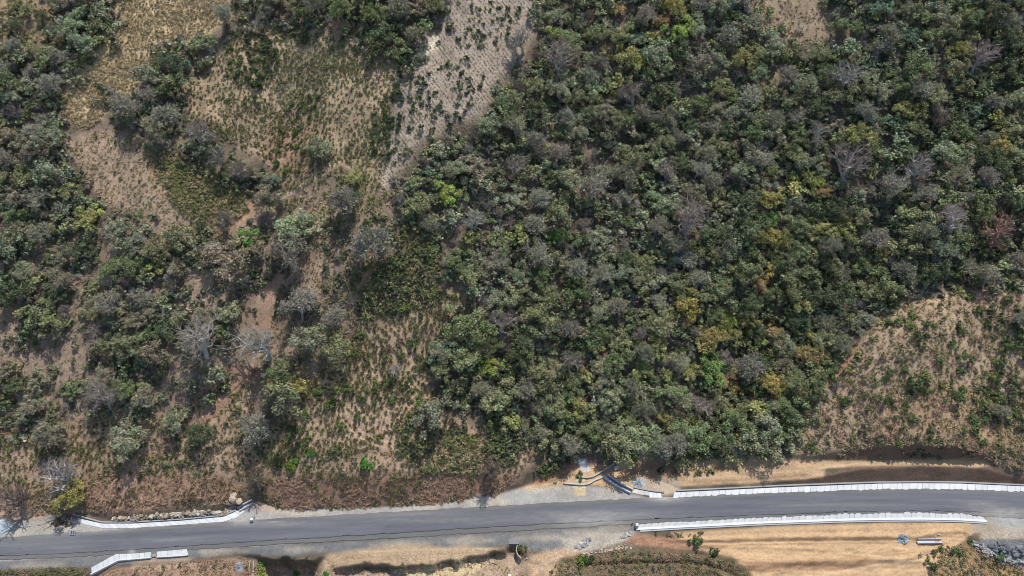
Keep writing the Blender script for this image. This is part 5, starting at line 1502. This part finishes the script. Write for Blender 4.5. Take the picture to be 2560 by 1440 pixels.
# roadside markers
def marker(px, py, h, label, cap):
    b = g1(px, py)
    e = tag(empty('road_marker', b), label, 'road marker', 'white road markers')
    mb = MB(); mb.box(b + Vector((0, 0, .1)), (.8, .75, .2), .1, flatc(180, 180, 178)); mb.build('base', M_CONC, e, e.location)
    mb = MB(); mb.box(b + Vector((0, 0, .2 + h / 2)), (.66, .6, h), .1, flatc(238, 238, 238), .96); mb.build('block', M_CONC, e, e.location)
    if cap:
        mb = MB(); mb.stone((b.x + .1, b.y + .62, b.z + .25), (.3, .42, .34), rg, flatc(150, 158, 140)); mb.build('sandbag', M_ROCK, e, e.location)
    return e
marker(632, 1302, .85, 'white marker block with grey-green sandbag at the road edge below the stepped chute', True)
marker(1591, 1317, 1.15, 'tall white marker block at the start of the kerbed valley drain', False)
b = g1(1580, 1311); mb = MB(); mb.box(b + Vector((0, 0, .05)), (.3, .62, .12), -.45, (1, 1, 1))  # flat black oblong on the ground beside the marker
tag(mb.build('black_oblong', M_BLACK, None, tuple(b)), 'small black oblong lying left of the tall white marker block', 'mat')

# chevron board
b = g1(184, 1334)
e = tag(empty('chevron_board', b), 'pale board with two black chevrons at the left road edge', 'sign')
tilt = Matrix.Rotation(R(32), 3, 'X')
def onb(u, v, d=0): return b + Vector((0, 0, .55)) + tilt @ Vector((u, v, d))
mb = MB()
V = [onb(u, v, d) for d in (-.03, 0) for u, v in ((-.62, -.5), (.62, -.5), (.62, .5), (-.62, .5))]
mb.add(V, [(3, 2, 1, 0), (4, 5, 6, 7), (0, 1, 5, 4), (1, 2, 6, 5), (2, 3, 7, 6), (3, 0, 4, 7)], flatc(186, 192, 196)); mb.build('panel', M_CONC, e, e.location)
for u0 in (-.46, .04):
    pr = [(u0, -.4), (u0 + .19, -.4), (u0 + .44, 0), (u0 + .19, .4), (u0, .4), (u0 + .24, 0)]
    V = [onb(u, v, .006) for u, v in pr] + [onb(u, v, .02) for u, v in pr]
    mb = MB(); mb.add(V, [(6, 7, 8, 11), (8, 9, 10, 11)] + [(i, (i + 1) % 6, 6 + (i + 1) % 6, 6 + i) for i in range(6)]); mb.build('chevron', M_BLACK, e, e.location)
for u in (-.5, .5):
    mb = MB(); mb.tube(onb(u, .3, -.03), (b.x + u, b.y + .35, b.z - .05), .03, .03, 6, (.2, .2, .2)); mb.build('leg', M_CONC, e, e.location)

# brush heap and cloth scraps at the left end of the drain
bh = Mass()
for k in range(34):
    px_, py_ = 160 + rnd.gauss(0, 14), 1299 + rnd.gauss(0, 6) + 6
    q = ground(px_, py_, .2)[0]
    if rnd.random() < .6:
        V, F = TWIGS[rnd.randrange(6)]; s = rnd.uniform(.5, 1.0)
        bh.add(V, F, np.ones_like(V) * np.array(jitter((.16, .12, .1))[:3]), q, s, s * .5, rnd.uniform(0, 6.28))
    else:
        V, F, t = TINY[rnd.randrange(8)]; s = rnd.uniform(.4, .8)
        bh.add(V, F, t * np.array(jitter((.12, .085, .055))[:3]), q, s, s * .7, rnd.uniform(0, 6.28))
o = link('brush_heap', fastmesh('brush_heap', np.concatenate(bh.V), np.concatenate(bh.F), M_BARK_A, np.concatenate(bh.C)))
tag(o, 'dark brown heap of cut brush at the end of the curved drain', 'brush heap')
def cloth(px, py, sx, sy, tone, label):
    q = g1(px, py); n = 7
    V, F = [], []
    for j in range(n):
        for i in range(n):
            x, y = (i / (n - 1) - .5) * sx, (j / (n - 1) - .5) * sy
            V.append((q.x + x, q.y + y, float(hgt(q.x + x, q.y + y)) + .1 + .12 * math.sin(i * 1.7 + j) * math.cos(j * 1.3)))
    for j in range(n - 1):
        for i in range(n - 1):
            a = j * n + i; F.append((a, a + 1, a + n + 1, a + n))
    mb = MB(); mb.add(V, F, tone); o = mb.build('cloth', M_CONC, None, tuple(q))
    o.modifiers.new('thickness', 'SOLIDIFY').thickness = .04
    return tag(o, label, 'cloth')
cloth(186, 1287, .8, .5, flatc(150, 180, 205), 'crumpled pale blue cloth beside the brush heap')
cloth(178, 1291, .35, .4, flatc(230, 110, 90), 'small red cloth beside the pale blue cloth')

# fallen pale trunk, wire fence over the cut
q0, q1 = g1(1836, 532, 1.6), g1(1862, 494, 1.6)
mb = MB(); up_ = Vector((0, 0, 1.7)); mb.tube(q0 + up_, q1 + up_ * 1.2, .3, .16, 8, (.5, .47, .43))
for k in range(4):
    s_ = q0.lerp(q1, .6 + .1 * k) + up_ * 1.1; mb.tube(s_, s_ + Vector((rnd.uniform(-1, 1), rnd.uniform(-.5, 1), rnd.uniform(.3, .8))), .1, .04, 5, (.5, .47, .43))
tag(mb.build('fallen_trunk', M_ROCK, None, tuple(q0)), 'pale fallen trunk lying in the middle of the right wood', 'log')
fx, fy = along([(2190, 1106), (2260, 1096), (2330, 1094), (2400, 1104), (2470, 1130), (2530, 1158)], np.linspace(0, 1, 22))
FP = ground(fx, fy)
e = tag(empty('wire_fence', FP[0]), 'wire fence on thin posts along the crest of the upper cut', 'fence')
for p in FP:
    mb = MB(); p = Vector(p); mb.tube(p - Vector((0, 0, .2)), p + Vector((rnd.uniform(-.08, .08), rnd.uniform(-.08, .08), 1.35)), .065, .055, 6, (.2, .16, .13)); mb.build('post', M_CONC, e, e.location)
for h_ in (.5, .85, 1.2):
    mb = MB()
    for a, b in zip(FP[:-1], FP[1:]): mb.tube(Vector(a) + Vector((0, 0, h_)), Vector(b) + Vector((0, 0, h_)), .008, .008, 3, (.3, .3, .3))
    mb.build('wire', M_CONC, e, e.location)

# ------------------------------------------------------------------ a label of its own for every tree and shrub
MARKS = [(655, 850, 'the huge whitish bare tree'), (1222, 914, 'the lime-green tree'), (1775, 918, 'the vivid green round tree'), (622, 597, 'the bright green round tree'),
         (2148, 340, 'the lone yellow-green crown'), (2128, 410, 'the spidery dark bare tree'), (1572, 155, 'the olive-yellow lumpy tree'), (1916, 556, 'the small vivid green tree'),
         (1120, 482, 'the yellow-green field-tip tree'), (1395, 592, 'the fresh green tree mid-wood'), (1900, 707, 'the orange ravine tree'), (1715, 768, 'the broad mustard tree'),
         (2030, 886, 'the orange tree by the dry slope'), (1535, 234, 'the tiny yellow tree'), (1690, 20, 'the yellow tree at the top'), (2516, 560, 'the reddish bare tree'),
         (1482, 468, 'the pale radiating bare tree'), (2118, 190, 'the whitish tree under the clearing'), (2505, 365, 'the rust-yellow tree'), (1660, 1046, 'the small round mustard tree'),
         (500, 860, 'the pale bare left-wood tree'), (218, 832, 'the mauve bare bank tree'), (318, 1112, 'the lone domed tree'), (497, 1088, 'the dark tree at the gully foot'),
         (793, 372, 'the lone tree of the middle field'), (945, 585, 'the grey fuzzy round tree'), (712, 985, 'the large gully-side olive tree'), (1085, 1045, 'the silvery pasture tree'),
         (735, 350, 'the red soil patch'), (850, 405, 'the trail bend'), (1075, 130, 'the whitish bare patch'), (1970, 50, 'the top clearing'), (520, 470, 'the green plot'),
         (1308, 92, 'the bare tree on the field edge'), (1540, 1205, 'the forked drain'), (184, 1332, 'the chevron board'), (2324, 1354, 'the concrete trough'), (1100, 250, 'the middle of the pale field'),
         (400, 120, 'the straw field'), (500, 110, 'the straw field corner tree'), (2300, 1110, 'the wire fence'), (960, 1050, 'the bare rings in the pasture'), (1280, 1366, 'the culvert'),
         (1000, 460, 'the tip of the pale field'), (2450, 140, 'the broad bare tree high up'), (1591, 1317, 'the tall white marker'), (630, 1412, 'the small ladder'), (2255, 1350, 'the blue-grey gravel heap'),
         (1850, 513, 'the pale fallen trunk'), (1990, 330, 'the round deep green tree'), (1235, 1168, 'the twiggy tree on the verge'), (50, 50, 'the corner field'), (165, 1190, 'the grey tree over the drain end'),
         (250, 480, 'the pinkish field'), (1160, 822, 'the round tree above the pasture')]
RANK = ['nearest', 'second', 'third', 'fourth', 'fifth', 'sixth', 'seventh', 'eighth', 'ninth', 'tenth', 'eleventh', 'twelfth'] + ['%dth' % k for k in range(13, 90)]
DIRS = ['right of', 'downhill right of', 'downhill of', 'downhill left of', 'left of', 'uphill left of', 'uphill of', 'uphill right of']
def looks(d):
    s = 'small' if d['r'] < 23 else ('large' if d['r'] > 34 else '')
    if d['fam'] == 'shrub':
        s = 'tiny' if d['r'] < 8 else ('small' if d['r'] < 12 else 'bushy')
        return '%s %s shrub' % (s, d['col'])
    w = {'leafy': 'leafy tree', 'thin': 'thin-crowned tree', 'bare': 'leafless tree'}[d['kind']]
    return ('%s %s %s' % (s, d['col'], w)).strip()
for d in PLACED: d['look'] = looks(d)
table = {}
for m, (mx_, my_, mn) in enumerate(MARKS):
    for d in PLACED:
        dx, dy = d['px'] - mx_, d['py'] - my_
        ds = math.hypot(dx, dy)
        if ds < 16: continue
        k = int(((math.degrees(math.atan2(dy, dx)) + 22.5) % 360) // 45)
        table.setdefault((m, k, d['look']), []).append((ds, id(d)))
best = {}
for (m, k, lk), lst in table.items():
    for r_, (ds, i) in enumerate(sorted(lst)):
        sc_ = r_ * 70 + ds
        if sc_ < best.get(i, (1e9,))[0]:
            best[i] = (sc_, '%s, %s %s %s' % (lk, RANK[r_], DIRS[k], MARKS[m][2]))
used = set()
for d in PLACED:
    lab = d['label'] if d['label'] and d['label'] not in used else best[id(d)][1]
    used.add(lab)
    tag(d['o'], lab, 'shrub' if d['fam'] == 'shrub' else ('bare tree' if d['kind'] == 'bare' else 'tree'),
        d['group'] if d['fam'] == 'shrub' else {'leafy': 'leafy trees of the hillside', 'thin': 'thinly leaved trees of the hillside', 'bare': 'leafless trees of the hillside'}[d['kind']])
